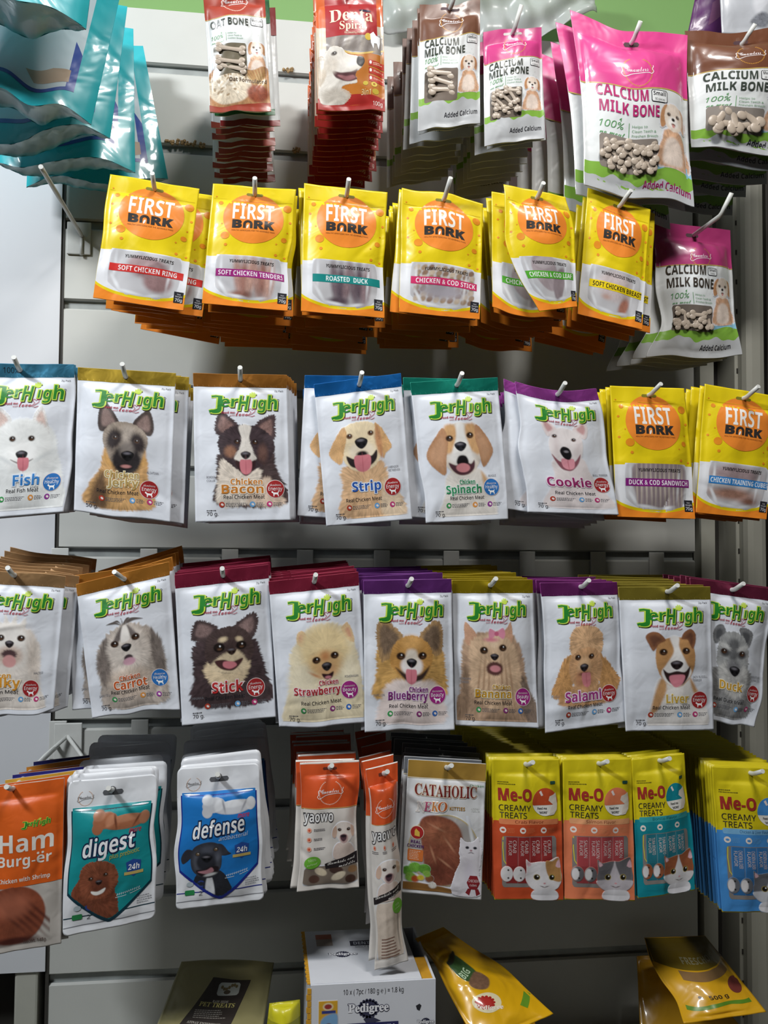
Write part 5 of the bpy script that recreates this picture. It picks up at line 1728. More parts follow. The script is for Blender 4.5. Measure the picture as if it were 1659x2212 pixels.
_, pbig = TOP(5, quad(1237, 22, 1483, 78, 1262, 404, 1493, 438), YT - 0.008, 155, cl, 'largest pouch, bright pink and glossy, with many bones in its window', 'large bright pink bone pouches', GB, 5,
    dict(jit=(0.008, 0.006, 0.05), drift=(-0.0075, -0.004), dy=0.040, puff=0.010, gap=0.022), blabel='pink bone pouch pushed behind the largest glossy one', et=(0, 4, 9, 5, 1, -1), eb=(-2, 1, 4, 1, -1, 3), el=(-2, 1, 3, 2, 0), er=(1, -1, -1, 0, 3), puff=0.03, creases=16, hole=(50, 12), hk=dict(lean=0.1, ang=0.7, tip=0.03), top=20)
clb = calcium(155, '6d432f', 60, dict(LB, em=(50, 42, 0.95), hole=(50, 13, 7)), tcol='3d463e', size='Medium', n='50 pieces', clear='8d857e', mat=M_SHINY, bl=(16, 7, 7, 8))
TOP(6, quad(1480, 66, 1716, 62, 1494, 318, 1716, 336), YT, 155, clb, 'large glossy brown-headed bone pouch at the upper right, cut by the picture edge', 'large brown-headed bone pouches', GB, 4,
    dict(jit=(0.008, 0.006, 0.04), drift=(-0.003, -0.006), dy=0.045, puff=0.010, gap=0.022), blabel='bone pouch pushed behind the large brown-headed one', et=(0, 1, 5, 2, -2, 0), eb=(0, -3, 1, 3, 0), puff=0.03, creases=16, hole=(51, 16), hk=dict(lean=0.3, ang=0.7, tip=0.03), top=20)
LR = dict(em=(50, 43, 0.9), title=[(10, 55, 64, 11), (11, 66, 79, 11)], box=(58, 55, 71, 64), pc=(14, 34, 92, 0.85), pw=0.9, win=(13, 99, 63, 128), dog=(63, 62, 0.95), grass=126, ac=(54, 88, 149, 6), hole=(50, 12, 8))
clr = calcium(158, 'b03a74', 52, LR, tcol='3c342c', size='Small', n='30 pieces', clear='6f655d', mat=M_SHINY, bl=(14, 5.2, 10, 5))
TOP(7, quad(1407, 478, 1578, 497, 1420, 768, 1590, 772), -0.200, 158, clr, 'pink-headed bone pouch at the right below the large brown one, its bottom seal flared', 'pink-headed bone pouches at the right', GB, 4,
    dict(jit=(0.008, 0.003, 0.04), drift=(-0.003, 0.001), dy=0.034, puff=0.009, gap=0.02), blabel='bone pouch behind the pink-headed one at the right', er=(0, 0, 0, 1, 8), el=(0, 3, 2, 7, -14), eb=(3, 0, 2, 1, -4), puff=0.024, creases=12, hole=(52, 12), hk=dict(lean=0.2, ang=0.9, tip=0.036, ext=0.075), top=20)

# ---------------------------------------------------------------- bottom row
LP_ = 'hanging pouches of the bottom row'


def LOW(i, q, Y, H, build, label, short, n, st, hk={}, blabel=None, hole=(50, 8), **kw):
    p = Pouch(q, Y, H, puff=kw.pop('puff', 0.010), top=kw.pop('top', 22), margin=kw.pop('margin', 5), seed=400 + i, hole=hole, **kw)
    cat_ = 'cat treat' in label
    return place(p, build, label, LP_, 'wire hook carrying the ' + short, n, blabel or 'pouch in the stack behind the ' + short, None, dict(seed=i + 160, **(dict(name='cat_treat_pouch', cat='cat treat pouch') if cat_ else {}), **st), hk, *(('cat_treat_pouch', 'cat treat pouch') if cat_ else ()))


def burger(head='d9601f', sub=None):
    def build(p, o, rear):
        H = 228
        a = Art()
        st = 12 if rear else 2.5
        a.band(0.2, 99.8, 0.3, 139, hx(head), 1, step=st)
        if rear and sub:
            a.band(0.2, 99.8, 0.3, 10, hx(sub), 2, step=st)
        link('pouch', p.mesh('pouch', a, hx('b9b3ac'), (M_SATIN,), step=5 if rear else 1.8), o)
        if rear:
            return
        t = Art()
        wt = hx('e9e4dc')
        t.t('Ham', 14, 88, 91, 25, wt, 3, bold=0.04, res=3)
        t.t('Burg-er', 12, 86, 110, 14.5, wt, 3, bold=0.035, res=3)
        t.e(68, 96, 1.7, 1.7, wt, 3)
        t.e(74, 96, 1.7, 1.7, wt, 3)
        t.t('Chicken with Shrimp', 13, 84, 132, 6, wt, 3, bold=0.02)
        p.part('title_lettering', t, M_SATIN, o, 'large white lettering')
        p.part('brand_lettering', Art().ext(JH_LOGO.shift(37, 38, 0.52), 0), M_SATIN, o)
        c = Pic(-4, 136, 84, 222, step=0.9, bg='b9b3ac')
        c.e(34, 178, 44, 41, '8a4a34', soft=1.6, st=0.12)
        for k in range(5):
            c.e(20 + k * 13, 172 + k * 2, 2, 34, '5f2f24', rot=-0.75, soft=2.4)
        c.e(30, 164, 26, 18, 'a8624a', soft=8)
        c.e(34, 214, 34, 5, '4a221c', soft=3)
        p.part('patty_window', c.art(1), M_SHINY, o, 'see-through window with a round brown patty')
        p.part('weight_lettering', Art().t('NetWt. 148g.', 47, 80, 219, 5, hx('5a4038'), 3), M_SATIN, o)
        p.part('hang_hole', Art().e(p.hole[0], p.hole[1], 3, 3, hx('4a2a18'), 2), M_PAPER, o)
    return build


LOW(1, quad(-22, 1702, 139, 1680, -22, 2064, 132, 2038), YF, 228, burger(), 'tall orange pouch with white lettering and a brown patty, cut by the left picture edge', 'tall orange patty pouch', 6,
    dict(jit=(0.002, 0.002, 0.02), drift=(0.0045, 0.001), dy=0.02, variants=[burger('d9601f'), burger('d9a23a', 'd9a23a'), burger('d9601f', '2e2f8a'), burger('d9601f'), burger('d98a2a'), burger('d9601f', '1f2060')]),
    blabel=None, hole=(31, 6))


def shield_pouch(main, edge, word, sub, red, bone, dog, subcol):
    def build(p, o, rear):
        H = 168
        a = Art()
        sh = lambda k: (lambda x: 120 - k + 38 * (1 - np.abs((x - 50) / 46) ** 1.25))
        st = 12 if rear else 2.5
        a.band(4.5, 95.5, 33, lambda x: sh(-3)(x), hx(edge), 1, step=st)
        a.band(6, 94, 30, lambda x: sh(1)(x), hx(main), 2, step=st)
        a.band(0.5, 99.5, 148.5, 149.6, hx(edge), 0, step=st)
        if not rear:
            a.band(0.5, 99.5, 158.6, 159.5, hx('8d9096'), 0)
        link('pouch', p.mesh('pouch', a, hx('e6e8ec'), (M_GLOSS,), step=5 if rear else 1.8, round_=7), o)
        if rear:
            return
        t = Art()
        t.to(word, 20, 81, 84, 19, hx('f2f4f6'), hx('1f2c4c'), 4, bold=0.03, out=0.07, sh=0.25, rot=-0.10, res=3)
        p.part('title_lettering', t, M_GLOSS, o, 'white slanted lettering with dark outline')
        t = Art()
        t.t('more', 72, 86, 62, 6, hx(red), 4, sh=0.3, bold=0.03)
        p.part('upper_lettering', t, M_GLOSS, o)
        t = Art()
        t.t(sub, 50, 84, 88, 5, hx(subcol), 6, sh=0.3, rot=-0.10)
        p.part('lower_lettering', t, M_GLOSS, o)
        b = Pic(26, 28, 96, 66, step=0.7, bg=main)
        for x, y, rx, ry, c, r_ in ((44, 45, 14, 9, bone[0], -0.1), (37, 39, 7, 6, bone[1], 0), (36, 53, 6.5, 7, bone[0], 0), (68, 49, 24, 8.5, bone[0], -0.05), (88, 47, 6, 8, bone[1], 0), (66, 45, 18, 4, bone[1], -0.05), (50, 46, 5, 7, bone[1], 0.3)):
            b.e(x, y, rx, ry, c, rot=r_, soft=1.4)
        b.e(56, 47, 1.2, 8, bone[2], rot=-0.2, soft=1)
        b.e(80, 48, 1.0, 7, bone[2], rot=0.5, soft=1)
        p.part('bone_picture', b.art(3), M_GLOSS, o)
        d = Pic(6, 86, 64, 156, step=0.62, bg=main)
        dog(d)
        # keep the portrait inside the shield
        lim = 120 + 38 * (1 - np.abs((d.X - 50) / 46) ** 1.25)
        d.a[d.Y > lim - 1] = 0
        p.part('dog_picture', d.art(3), M_GLOSS, o)
        s = Art()
        s.poly([(68, 95), (76, 92), (84, 95), (83, 106), (76, 112), (69, 106)], hx('2a4c94'), 4)
        s.t('24h', 70, 82, 104, 6.5, hx('f0f2f6'), 5, bold=0.02, sh=0.15)
        s.band(66, 86, 106, 109.5, hx('c9b26a'), 5)
        p.part('shield_badge', s, M_GLOSS, o, 'small dark blue shield')
        s = Art()
        s.line([(57, 134), (66, 133), (76, 131), (84, 128.5)], 0.6, hx('e4ecf2'), 4)
        for q in range(11):
            s.line([(58.5 + q * 2.3, 132 - q * 0.42), (59.9 + q * 2.3, 129.6 - q * 0.42)], 0.7, hx('e4ecf2'), 4)
        p.part('slogan', s, M_GLOSS, o)
        s = Art()
        dashes(s, 80, 137, 17, 4, hx('5a5c66'), lead=2.6, seed=4, layer=3)
        p.part('small_print', s, M_GLOSS, o)
        s = Art()
        s.e(16, 139, 4, 3, hx('b9c6cc'), 3)
        s.rr(10, 146, 21, 152, hx('2f8a50'), 3, rad=1)
        s.e(29, 139, 4.6, 4.4, hx('34478c'), 3, r0=0.55)
        s.t('2', 26, 30, 153, 5, hx('4a4c54'), 3)
        p.part('care_icons', s, M_GLOSS, o)
        p.part('bone_emblem', EM_BLACK.shift(20, 20, 0.62), M_GLOSS, o)
        h = Art().rr(39, 13, 62, 18.4, hx('5b5d61'), 3, rad=2.4)
        h.e(50, 13, 4, 4, hx('5b5d61'), 3)
        p.part('hang_hole', h, M_PAPER, o, 'grey euro slot')
    return build


def pd_brown(d):
    B_ = '8a4f38'
    d.g([(12, 156), (8, 128), (16, 112), (44, 112), (56, 124), (60, 140), (56, 156)], '7d4632', fur=1.6, st=0.4, soft=1)
    d.g([(14, 112), (9, 122), (14, 130), (22, 124), (20, 104)], '7a432f', fur=1.5, st=0.4)
    d.g([(18, 100), (26, 90), (40, 88), (54, 94), (60, 108), (58, 120), (50, 128), (32, 132), (20, 124)], B_, fur=1.5, st=0.4)
    d.e(40, 116, 10, 9, '6c3b2b', soft=3, st=0.3)
    d.eye(30, 108, 2.0)
    d.eye(46, 105, 2.0)
    d.nose(39, 113, 3.6, 3.0, '2a1a18')
    d.g([(31, 122), (38, 123), (46, 120), (44, 125), (37, 127), (32, 125)], 'f1eee8', soft=0.6)


def pd_black(d):
    B_ = '3a3c44'
    d.g([(18, 156), (20, 134), (30, 124), (52, 124), (62, 140), (62, 156)], '2c2e35', fur=0.5, st=0.2)
    d.g([(36, 132), (42, 132), (44, 156), (34, 150)], 'dfe1e6', soft=1)
    for q in ([(22, 98), (14, 96), (8, 106), (10, 114), (20, 106)], [(46, 92), (54, 92), (62, 102), (66, 104), (58, 106), (50, 104)]):
        d.g(q, '33343b', soft=0.7)
    d.g([(20, 98), (28, 90), (42, 88), (52, 94), (54, 108), (52, 122), (42, 132), (28, 130), (19, 120)], B_, soft=0.9, st=0.12)
    d.e(26, 112, 4, 11, '5b5e68', soft=3)
    d.e(49, 110, 3, 9, '555862', soft=3)
    d.e(38, 97, 7, 5, '4e515b', soft=3)
    d.e(36, 112, 11, 11, '2b2c33', soft=2.5)
    d.eye(27, 102, 2.2, '6a5a40', '1a1a1e')
    d.eye(47, 97.5, 2.2, '6a5a40', '1a1a1e')
    d.nose(37, 108, 6, 4.6, '18191d')
    d.g([(24, 122), (34, 121), (40, 118), (50, 119), (47, 127), (36, 131), (27, 128)], '2a2024', soft=0.8)
    d.g([(26, 124), (36, 122), (42, 119), (44, 124), (36, 127)], 'c98f98', soft=0.8)
    d.e(40, 128, 7, 1.8, 'dfe0e0', rot=-0.2, soft=0.8)


LOW(2, quad(148, 1688, 339, 1672, 135, 2025, 335, 1984), YF - 0.004, 168, shield_pouch('1c8f93', '173a48', 'digest', 'plus prebiotic', 'c03a4a', ('a5694a', 'b97f60', '6f3f2c'), pd_brown, 'c9bd4a'),
    'white pouch with teal shield, brown bone and curly brown dog', 'white pouch with teal shield', 8, dict(jit=(0.005, 0.004, 0.05), drift=(0.001, 0.003), dy=0.0185, tilt=0.02), hole=(50, 13.5), el=(0, 0, 1.5, -1, -1, 0), er=(0, 0, -3, 1, 0, 0), eb=(0, 0, 0, 0), top=32, puff=0.013, creases=10)
LOW(3, quad(383, 1660, 560, 1648, 380, 1966, 571, 1944), YF - 0.004, 168, shield_pouch('2378c4', '232f8c', 'defense', 'antibacterial', 'c03a5a', ('c9cbd0', 'dcdee2', '9a9ca4'), pd_black, 'cfd9e6'),
    'white pouch with blue shield, pale bone and black dog', 'white pouch with blue shield', 9, dict(jit=(0.007, 0.004, 0.07), drift=(0.0012, 0.003), dy=0.018, tilt=-0.03), hole=(50, 13.5), el=(0, 0, 1, -3, 0, 0), er=(0, 0, 0, 1, -2, 0), top=32, puff=0.013, creases=14)


def yao(H, long=False):
    def build(p, o, rear):
        a = Art()
        st = 12 if rear else 2.5
        k = 175 if long else 75
        a.band(0.2, 99.8, 3.0, k, hx('d4562a'), 1, step=st)
        a.band(0.2, 99.8, k, k + 1.6, hx('cf9a5c'), 1, step=st)
        link('pouch', p.mesh('pouch', a, hx('dfd9d2'), (M_GLOSS,), step=(10 if long else 5) if rear else (4 if long else 2)), o)
        if rear:
            return
        t = Art()
        y = 225 if long else 98
        t.to('yaowo', 5, 97 if long else 57, y, 34 if long else 18, hx('eceae8'), hx('2e2c30'), 3, bold=0.02, out=0.06, res=3)
        p.part('title_lettering', t, M_GLOSS, o, 'white lettering with black outline')
        p.part('bone_emblem', EM_WHITE.shift(50, 125 if long else 50, 2.3 if long else 1.5), M_GLOSS, o)
        d = Pic(-3, 0, 40, 60, step=0.5)
        d.g([(6, 60), (4, 44), (12, 34), (28, 34), (36, 44), (36, 60)], 'e2cfc4', soft=1, st=0.06)
        d.g([(6, 12), (10, 5), (18, 2), (28, 4), (34, 10), (35, 22), (30, 32), (20, 36), (12, 30), (8, 22)], 'eee4dc', soft=0.9, st=0.04)
        for q in ([(8, 8), (3, 14), (2, 24), (7, 27), (10, 18)], [(33, 8), (38, 14), (38, 24), (34, 26), (32, 16)]):
            d.g(q, 'd8b8a4', soft=0.8)
        d.eye(14, 14, 2.2)
        d.eye(28.5, 14, 2.2)
        d.g([(14, 24), (21, 20), (27, 24), (26, 32), (20, 35), (15, 31)], 'c9a9a4', soft=1.2)
        d.g([(15, 23), (20, 21), (25, 23), (24, 29), (20, 32), (16, 29)], '5c3f48', soft=0.9)
        d.e(20, 24, 4, 2, '2c2228', soft=0.6)
        p.part('dog_picture', d.art(1).shift(8 if long else 53, 288 if long else 97, 2.3 if long else 1.12), M_GLOSS, o)
        b = Art()
        if long:
            b.poly([(2, 410), (98, 380), (98, 408), (2, 432)], hx('2a2426'), 3)
            b.t('Rawhide and', 8, 92, 416, 11, hx('e6e2dc'), 4, font='script', rot=-0.24)
            b.t('middle', 50, 92, 420, 10, hx('e6e2dc'), 4, font='script', rot=-0.24)
        else:
            b.poly([(42, 171), (99, 152), (99, 172), (44, 180)], hx('2a2426'), 3)
            b.t('Rawhide and', 47, 97, 174, 5.6, hx('e6e2dc'), 4, font='script', rot=-0.22)
            b.t('middle', 66, 96, 177, 5.2, hx('e6e2dc'), 4, font='script', rot=-0.2)
        p.part('banner', b, M_GLOSS, o, 'black banner with white script')
        g = Art()
        gx, gy, gr = (82, 450, 1.6) if long else (21, 167, 1.0)
        g.e(gx, gy, 14 * gr * 0.8 if long else 14, 10 * gr * 1.6 if long else 10.5, hx('6fb53c'), 4, rot=-0.2)
        g.t('100%', gx - 7, gx + 7, gy - 1, 4 * gr, hx('cfe6b4'), 5, rot=-0.2)
        g.t('natural', gx - 9, gx + 9, gy + 6 * gr, 4 * gr, hx('cfe6b4'), 5, font='script', rot=-0.2)
        p.part('green_sticker', g, M_GLOSS, o, 'green round sticker')
        s = Art()
        for k in range(3):
            x, y = (12 + k * 34, 250) if long else (15, 112 + 16 * k)
            s.e(x, y, 4, 8 if long else 4, hx('e8a48c'), 3)
            s.e(x, y, 2, 4 if long else 2, hx('cf5a3c'), 4)
            dashes(s, x - 8 if long else x + 8, y + 12 if long else y - 2, 20, 2, hx('55525a'), h=2 if long else 1, lead=5 if long else 2.4, seed=k, layer=3)
        if long:
            dashes(s, 20, 545, 62, 7, hx('8d6a5c'), h=4, lead=10, seed=8, layer=3)
        p.part('small_print', s, M_GLOSS, o)
        if not long:
            w = Pic(8, 168, 98, 206, step=0.8)
            w.g([(10, 176), (44, 174), (97, 172), (97, 202), (60, 206), (10, 204)], '7f7266', soft=1.4)
            for x, y, rx, ry, c, r_ in ((36, 184, 11, 6, 'd8c9ae', 0.5), (62, 182, 12, 7, '4a3630', 0.1), (26, 196, 9, 7, '5a4036', 0.3), (66, 192, 13, 6, 'd9ccb4', -0.5), (86, 198, 9, 7, '4a342c', 0.2), (90, 182, 8, 6, '8d6c4c', 0)):
                w.e(x, y, rx, ry, c, rot=r_, soft=1, st=0.1)
            p.part('clear_window', w.art(1), M_SHINY, o, 'see-through window with brown and white knots')
        else:
            w = Pic(6, 432, 94, 612, step=2.2)
            w.g([(10, 436), (90, 430), (92, 606), (50, 610), (10, 606)], 'd8c8b8', soft=3, st=0.05)
            w.e(84, 520, 3, 70, '8f8478', soft=3)
            p.part('rawhide_roll', w.art(1), M_SHINY, o, 'pale rawhide roll seen through the film')
        p.part('hang_hole', Art().rr(38, 9 if not long else 22, 62, 14 if not long else 34, hx('6a2c1a'), 2, rad=2.4), M_PAPER, o)
    return build


LOW(4, quad(648, 1648, 776, 1642, 641, 1927, 776, 1916), YF - 0.002, 215, yao(215), 'orange-headed pouch with white puppy and brown and white knots', 'orange-headed knot pouch', 8, dict(jit=(0.006, 0.003, 0.02), drift=(-0.0006, 0.002), dy=0.02), hole=(50, 11), er=(0, 0, -5, -4, -2, 0), el=(0, 3, 4, 4, 4, 0), eb=(0, 0, -2, 1, 1), top=24)
LOW(5, quad(790, 1662, 859, 1645, 812, 2096, 874, 2078), YF - 0.008, 640, yao(640, True), 'long thin orange-headed stick pouch hanging below all others', 'long thin stick pouch', 5, dict(jit=(0.004, 0.004, 0.012), drift=(-0.0006, 0.0045), dy=0.03, puff=0.01), hole=(55, 28), er=(0, -4, -12, -2, -2, -4, 12), el=(0, 8, 4, 2, 2, 6, -4), top=60, puff=0.02, margin=3, low=0.3)


def cataholic(p, o, rear):
    H = 171
    a = Art()
    st = 12 if rear else 2.5
    a.band(0.2, 99.8, 0.3, 22, hx('6d7075') if rear else hx('a8843c'), 1, step=st)
    a.band(0.2, 99.8, 22, 23.4, hx('e8dcc0'), 1, step=st)
    link('pouch', p.mesh('pouch', a, hx('dfe0e2'), (M_GLOSS,), step=5 if rear else 1.8), o)
    if rear:
        return
    t = Art()
    t.to('CATAHOLIC', 10, 89, 44, 15, hx('7a2422'), hx('ddd0bc'), 3, bold=0.0, out=0.05, font='serif', res=3)
    for ch, x0, x1, c in (('N', 13, 24, 'cfc6c8'), ('E', 22, 31, 'c05a7c'), ('K', 31, 40, 'd98a4a'), ('O', 39, 51, 'd2703c')):
        t.to(ch, x0, x1, 65 - (x0 - 13) * 0.1, 13, hx(c), hx('f4efe8'), 3, bold=0.0, out=0.06, font='serif', sh=0.1)
    t.t('KITTIES', 54, 74, 60, 4.5, hx('b98a3c'), 3, bold=0.02)
    t.t('100%', 82, 93, 61, 5, hx('d2d4d0'), 3)
    t.t('Chicken', 80, 98, 30, 3, hx('3c8a4c'), 3)
    p.part('title_lettering', t, M_GLOSS, o, 'dark red serif lettering')
    w = Pic(3, 66, 97, 162, step=0.7)
    w.e(50, 112, 45, 46, 'c8b47c', soft=0.9)
    w.e(50, 112, 43.5, 44.5, 'b9b4b0', soft=0.8)
    w.g([(18, 78), (34, 68), (60, 74), (72, 92), (74, 120), (66, 150), (40, 158), (28, 140), (22, 110)], '8f5440', soft=1.6, st=0.3)
    w.e(46, 90, 22, 14, 'a5664c', soft=5, st=0.3)
    w.e(50, 140, 16, 16, '7c4434', soft=5, st=0.3)
    for x, y, a_ in ((40, 84, 0.4), (56, 104, 0.9), (36, 118, 1.2), (52, 128, 0.6)):
        w.e(x, y, 9, 1.2, 'c08a6c', rot=a_, soft=1.2)
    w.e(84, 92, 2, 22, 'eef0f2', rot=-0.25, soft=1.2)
    p.part('clear_window', w.art(2), M_SHINY, o, 'see-through window with a reddish meat sheet')
    c = Pic(60, 88, 99, 168, step=0.6)
    c.g([(63, 166), (64, 142), (70, 126), (69, 112), (72, 104), (96, 104), (98, 120), (96, 138), (99, 150), (97, 166)], 'e6e2e8', fur=1, st=0.05)
    c.g([(70, 108), (70, 94), (77, 99), (86, 98), (93, 93), (97, 106), (94, 116), (84, 121), (74, 117)], 'eeeaf0', fur=0.7, st=0.04)
    for x in (79, 89):
        c.e(x, 106, 2.4, 1.7, '2c2c34', soft=0.6)
    c.e(84, 109.5, 1.6, 1.1, 'b58890', soft=0.5)
    c.e(82.5, 112.4, 2.0, 0.5, '6a5a62', rot=-0.3, soft=0.5)
    c.e(85.8, 112.4, 2.0, 0.5, '6a5a62', rot=0.3, soft=0.5)
    c.e(82, 136, 6, 14, 'd8d2dc', soft=5, fur=1)
    p.part('cat_picture', c.art(4), M_GLOSS, o, 'white long-haired cat')
    f = Pic(1, 128, 62, 166, step=0.8)
    f.g([(1, 156), (60, 160), (64, 166), (1, 166)], '8a6234', soft=1)
    for x, y, r_, c_ in ((6, 142, 7, '5f9a38'), (15, 137, 8, '7ab848'), (27, 138, 8, '6aa83e'), (10, 150, 7, '86b44c'), (16, 152, 5, 'c0562c'), (23, 150, 4.5, 'd8c23c'), (34, 150, 6, '8e5a3c'), (38, 158, 5, 'e4e0d8'), (30, 144, 5, '94c456')):
        f.e(x, y, r_, r_ * 0.85, c_, soft=1.2, st=0.3)
    p.part('food_picture', f.art(3), M_GLOSS, o)
    s = Art()
    s.e(15, 92, 8.6, 8.8, hx('e8d8c0'), 5)
    s.e(15, 92, 7.8, 8, hx('a82c2c'), 6)
    s.poly([(12, 96), (12, 90), (13.6, 87), (15.4, 89), (18, 91), (18.4, 97)], hx('d8b34c'), 7)
    s.t('REAL', 8, 20, 106, 4, hx('5a2c6a'), 6, bold=0.03)
    s.t('CHICKEN', 4, 24, 111.5, 4, hx('5a2c6a'), 6, bold=0.03)
    s.rr(5, 114, 24, 129, hx('d9783c'), 5, rad=1.5)
    dashes(s, 7, 116, 15, 6, hx('f4e4d4'), lead=2, seed=5, layer=6)
    p.part('round_emblem', s, M_GLOSS, o)
    s = Art()
    s.poly([(80, 150), (84, 141), (93, 141), (97, 150), (93, 158), (84, 158)], hx('8e2a30'), 6)
    s.t('CHICKEN', 82, 95, 149, 3.4, hx('f0dede'), 7)
    s.t('cubes', 84, 93, 154, 3, hx('f0dede'), 7)
    s.poly([(82, 157), (86, 158), (84, 166), (79, 163)], hx('8e2a30'), 5)
    s.poly([(91, 158), (95, 157), (98, 163), (93, 166)], hx('8e2a30'), 5)
    p.part('red_rosette', s, M_GLOSS, o)
    p.part('hang_hole', Art().e(p.hole[0], p.hole[1], 3.2, 3.2, hx('33291c'), 2), M_PAPER, o)


LOW(6, quad(882, 1640, 1050, 1650, 867, 1927, 1040, 1945), YF, 171, cataholic, 'white cat treat pouch with gold header, dark red serif title and white cat', 'gold-headed cat treat pouch', 7, dict(jit=(0.005, 0.002, 0.03), drift=(-0.0006, 0.002), dy=0.018), hole=(49, 8), top=24, puff=0.006, creases=4)


def meo(main, strip, tube, word, tt, cat, c1, c2):
    def build(p, o, rear):
        H = 209
        a = Art()
        st = 12 if rear else 2.5
        a.band(0.2, 99.8, 91, H - 1.6, hx(main), 1, step=st)
        link('pouch', p.mesh('pouch', a, hx('d9c71a'), (M_SATIN,), step=8 if rear else 2, zones=((95, H - 3, hx(main)),)), o)
        if rear:
            return
        R = hx('a5322c')
        t = Art()
        t.t('Me-O', 8, 54, 60, 17.5, R, 3, bold=0.05, res=3)
        p.part('brand_lettering', t, M_SATIN, o, 'dark red lettering')
        t = Art()
        t.t('CREAMY', 8, 53, 75, 8.6, INK, 3)
        t.t('TREATS', 9, 47, 86, 8.6, INK, 3)
        dashes(t, 7, 32.5, 16, 1, hx('6a6420'), h=1.1, seed=6, layer=3)
        dashes(t, 7, 35.5, 31, 1, hx('6a6420'), h=1.1, seed=7, layer=3)
        t.rr(84, 32, 92, 36.5, hx('2c5a4c'), 3, rad=1)
        p.part('title_lettering', t, M_SATIN, o)
        r = Art()
        r.e(75, 62, 19.6, 20.5, hx('f2efe6'), 2)
        r.e(75, 62, 19.6, 20.5, hx(main), 3, a0=math.pi * 0.94, a1=math.pi * 2.06)
        r.band(56.5, 93.5, 62, 66.5, hx(main), 3)
        r.poly([(81, 82), (83, 72), (87, 66), (80, 60), (82, 54), (88, 52), (92, 49), (93, 56), (94, 66), (93, 74), (88, 81)], hx('e6ddd0'), 4)
        r.t('Feed me', 63, 77, 73, 3.6, INK, 4, bold=0.02)
        r.t('"MORE"', 65, 78, 79, 3.4, INK, 4, bold=0.04)
        r.poly([(66, 47), (69, 45), (72, 52), (69, 53)], hx('efe0dc'), 4)
        p.part('roundel', r, M_SATIN, o)
        s = Art()
        s.rr(8, 87.5, 95, 95.5, hx(strip), 2, rad=2)
        s.t(tt, 30, 72, 93.6, 4.4, tuple(c * 0.35 for c in hx(main)), 3)
        for x in (13, 41, 72):
            s.e(x, 104, 4.4, 4.6, hx('f0e4dc'), 2)
            s.e(x, 104, 2.4, 1.6, hx(main), 3)
            dashes(s, x + 6, 101, 13, 4, hx(strip), lead=2, seed=x, layer=2)
        p.part('flavour_strip', s, M_SATIN, o)
        w = Art()
        w.rr(11, 113, 91, 190, hx('8a8480'), 2, rad=4)
        w.line([(13, 114), (12.5, 130), (14, 150), (18, 156)], 1.2, hx('e4d84a'), 3)
        for k in range(4):
            x = 17 + k * 17
            w.band(x, x + 16.4, 114, 158, hx(tube), 3)
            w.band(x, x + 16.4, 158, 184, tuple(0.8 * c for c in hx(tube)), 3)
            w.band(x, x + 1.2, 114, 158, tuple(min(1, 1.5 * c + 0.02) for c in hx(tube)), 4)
            w.t(word, x + 9.5, x + 9.5 + (19 if len(word) < 6 else 26), 119, 5, hx('f0dcd8'), 5, rot=math.pi / 2)
            w.t('FLAVOR', x + 3.5, x + 3.5 + 22, 120, 4.6, hx('f0dcd8'), 5, rot=math.pi / 2)
        for V in w.items:
            pass
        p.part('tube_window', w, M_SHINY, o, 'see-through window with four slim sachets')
        c = Pic(8, 140, 101, 209, step=0.7, bg=main)
        for x in (18, 36):
            c.e(x, 170, 9, 12, c1, soft=0.8)
            c.e(x - 3, 170, 5, 9, 'ece9ea', soft=0.8)
            c.e(x + 2, 164, 1.4, 1.4, '26221e', soft=0.5)
            c.e(x + 2, 176, 1.4, 1.4, '26221e', soft=0.5)
        c.g([(46, 164), (45, 147), (52, 152), (66, 150), (78, 150), (94, 145), (97, 164), (98, 178), (90, 192), (72, 197), (54, 192), (45, 178)], c1 if cat else 'ece8ea', soft=0.8, st=0.05, fur=0.3)
        if cat == 0:
            c.g([(74, 150), (84, 150), (94, 146), (97, 164), (97, 180), (84, 178), (76, 168)], c2, soft=1, st=0.08)
        else:
            c.g([(71, 150), (74, 160), (82, 176), (98, 180), (92, 192), (72, 198), (54, 193), (44, 180), (60, 176), (68, 160)], c2, soft=1.2, st=0.04)
        c.g([(89, 158), (94, 148), (97, 160)], 'e6bcc6', soft=0.8, n=2)
        c.g([(48, 158), (47, 150), (53, 155)], 'e6bcc6', soft=0.8, n=2)
        for x in (61, 83):
            c.e(x, 174, 4.6, 4.4, 'b9a44a', soft=0.6)
            c.e(x, 174, 3.8, 3.8, '1f1a16', soft=0.5)
            c.e(x + 1.2, 172.6, 1.0, 1.0, 'ffffff', soft=0.4)
        c.e(72, 183, 1.8, 1.2, 'd79aa0', soft=0.5)
        c.e(69, 188, 3.2, 0.6, '5a4a48', rot=0.3, soft=0.5)
        c.e(75, 188, 3.2, 0.6, '5a4a48', rot=-0.3, soft=0.5)
        c.g([(58, 194), (88, 194), (90, 208), (56, 208)], 'e8e6ea', soft=0.8)
        p.part('cat_picture', c.art(6), M_SATIN, o)
        p.part('hang_hole', Art().e(p.hole[0], p.hole[1], 2.6, 2.4, hx('4a4210'), 2), M_PAPER, o)
    return build


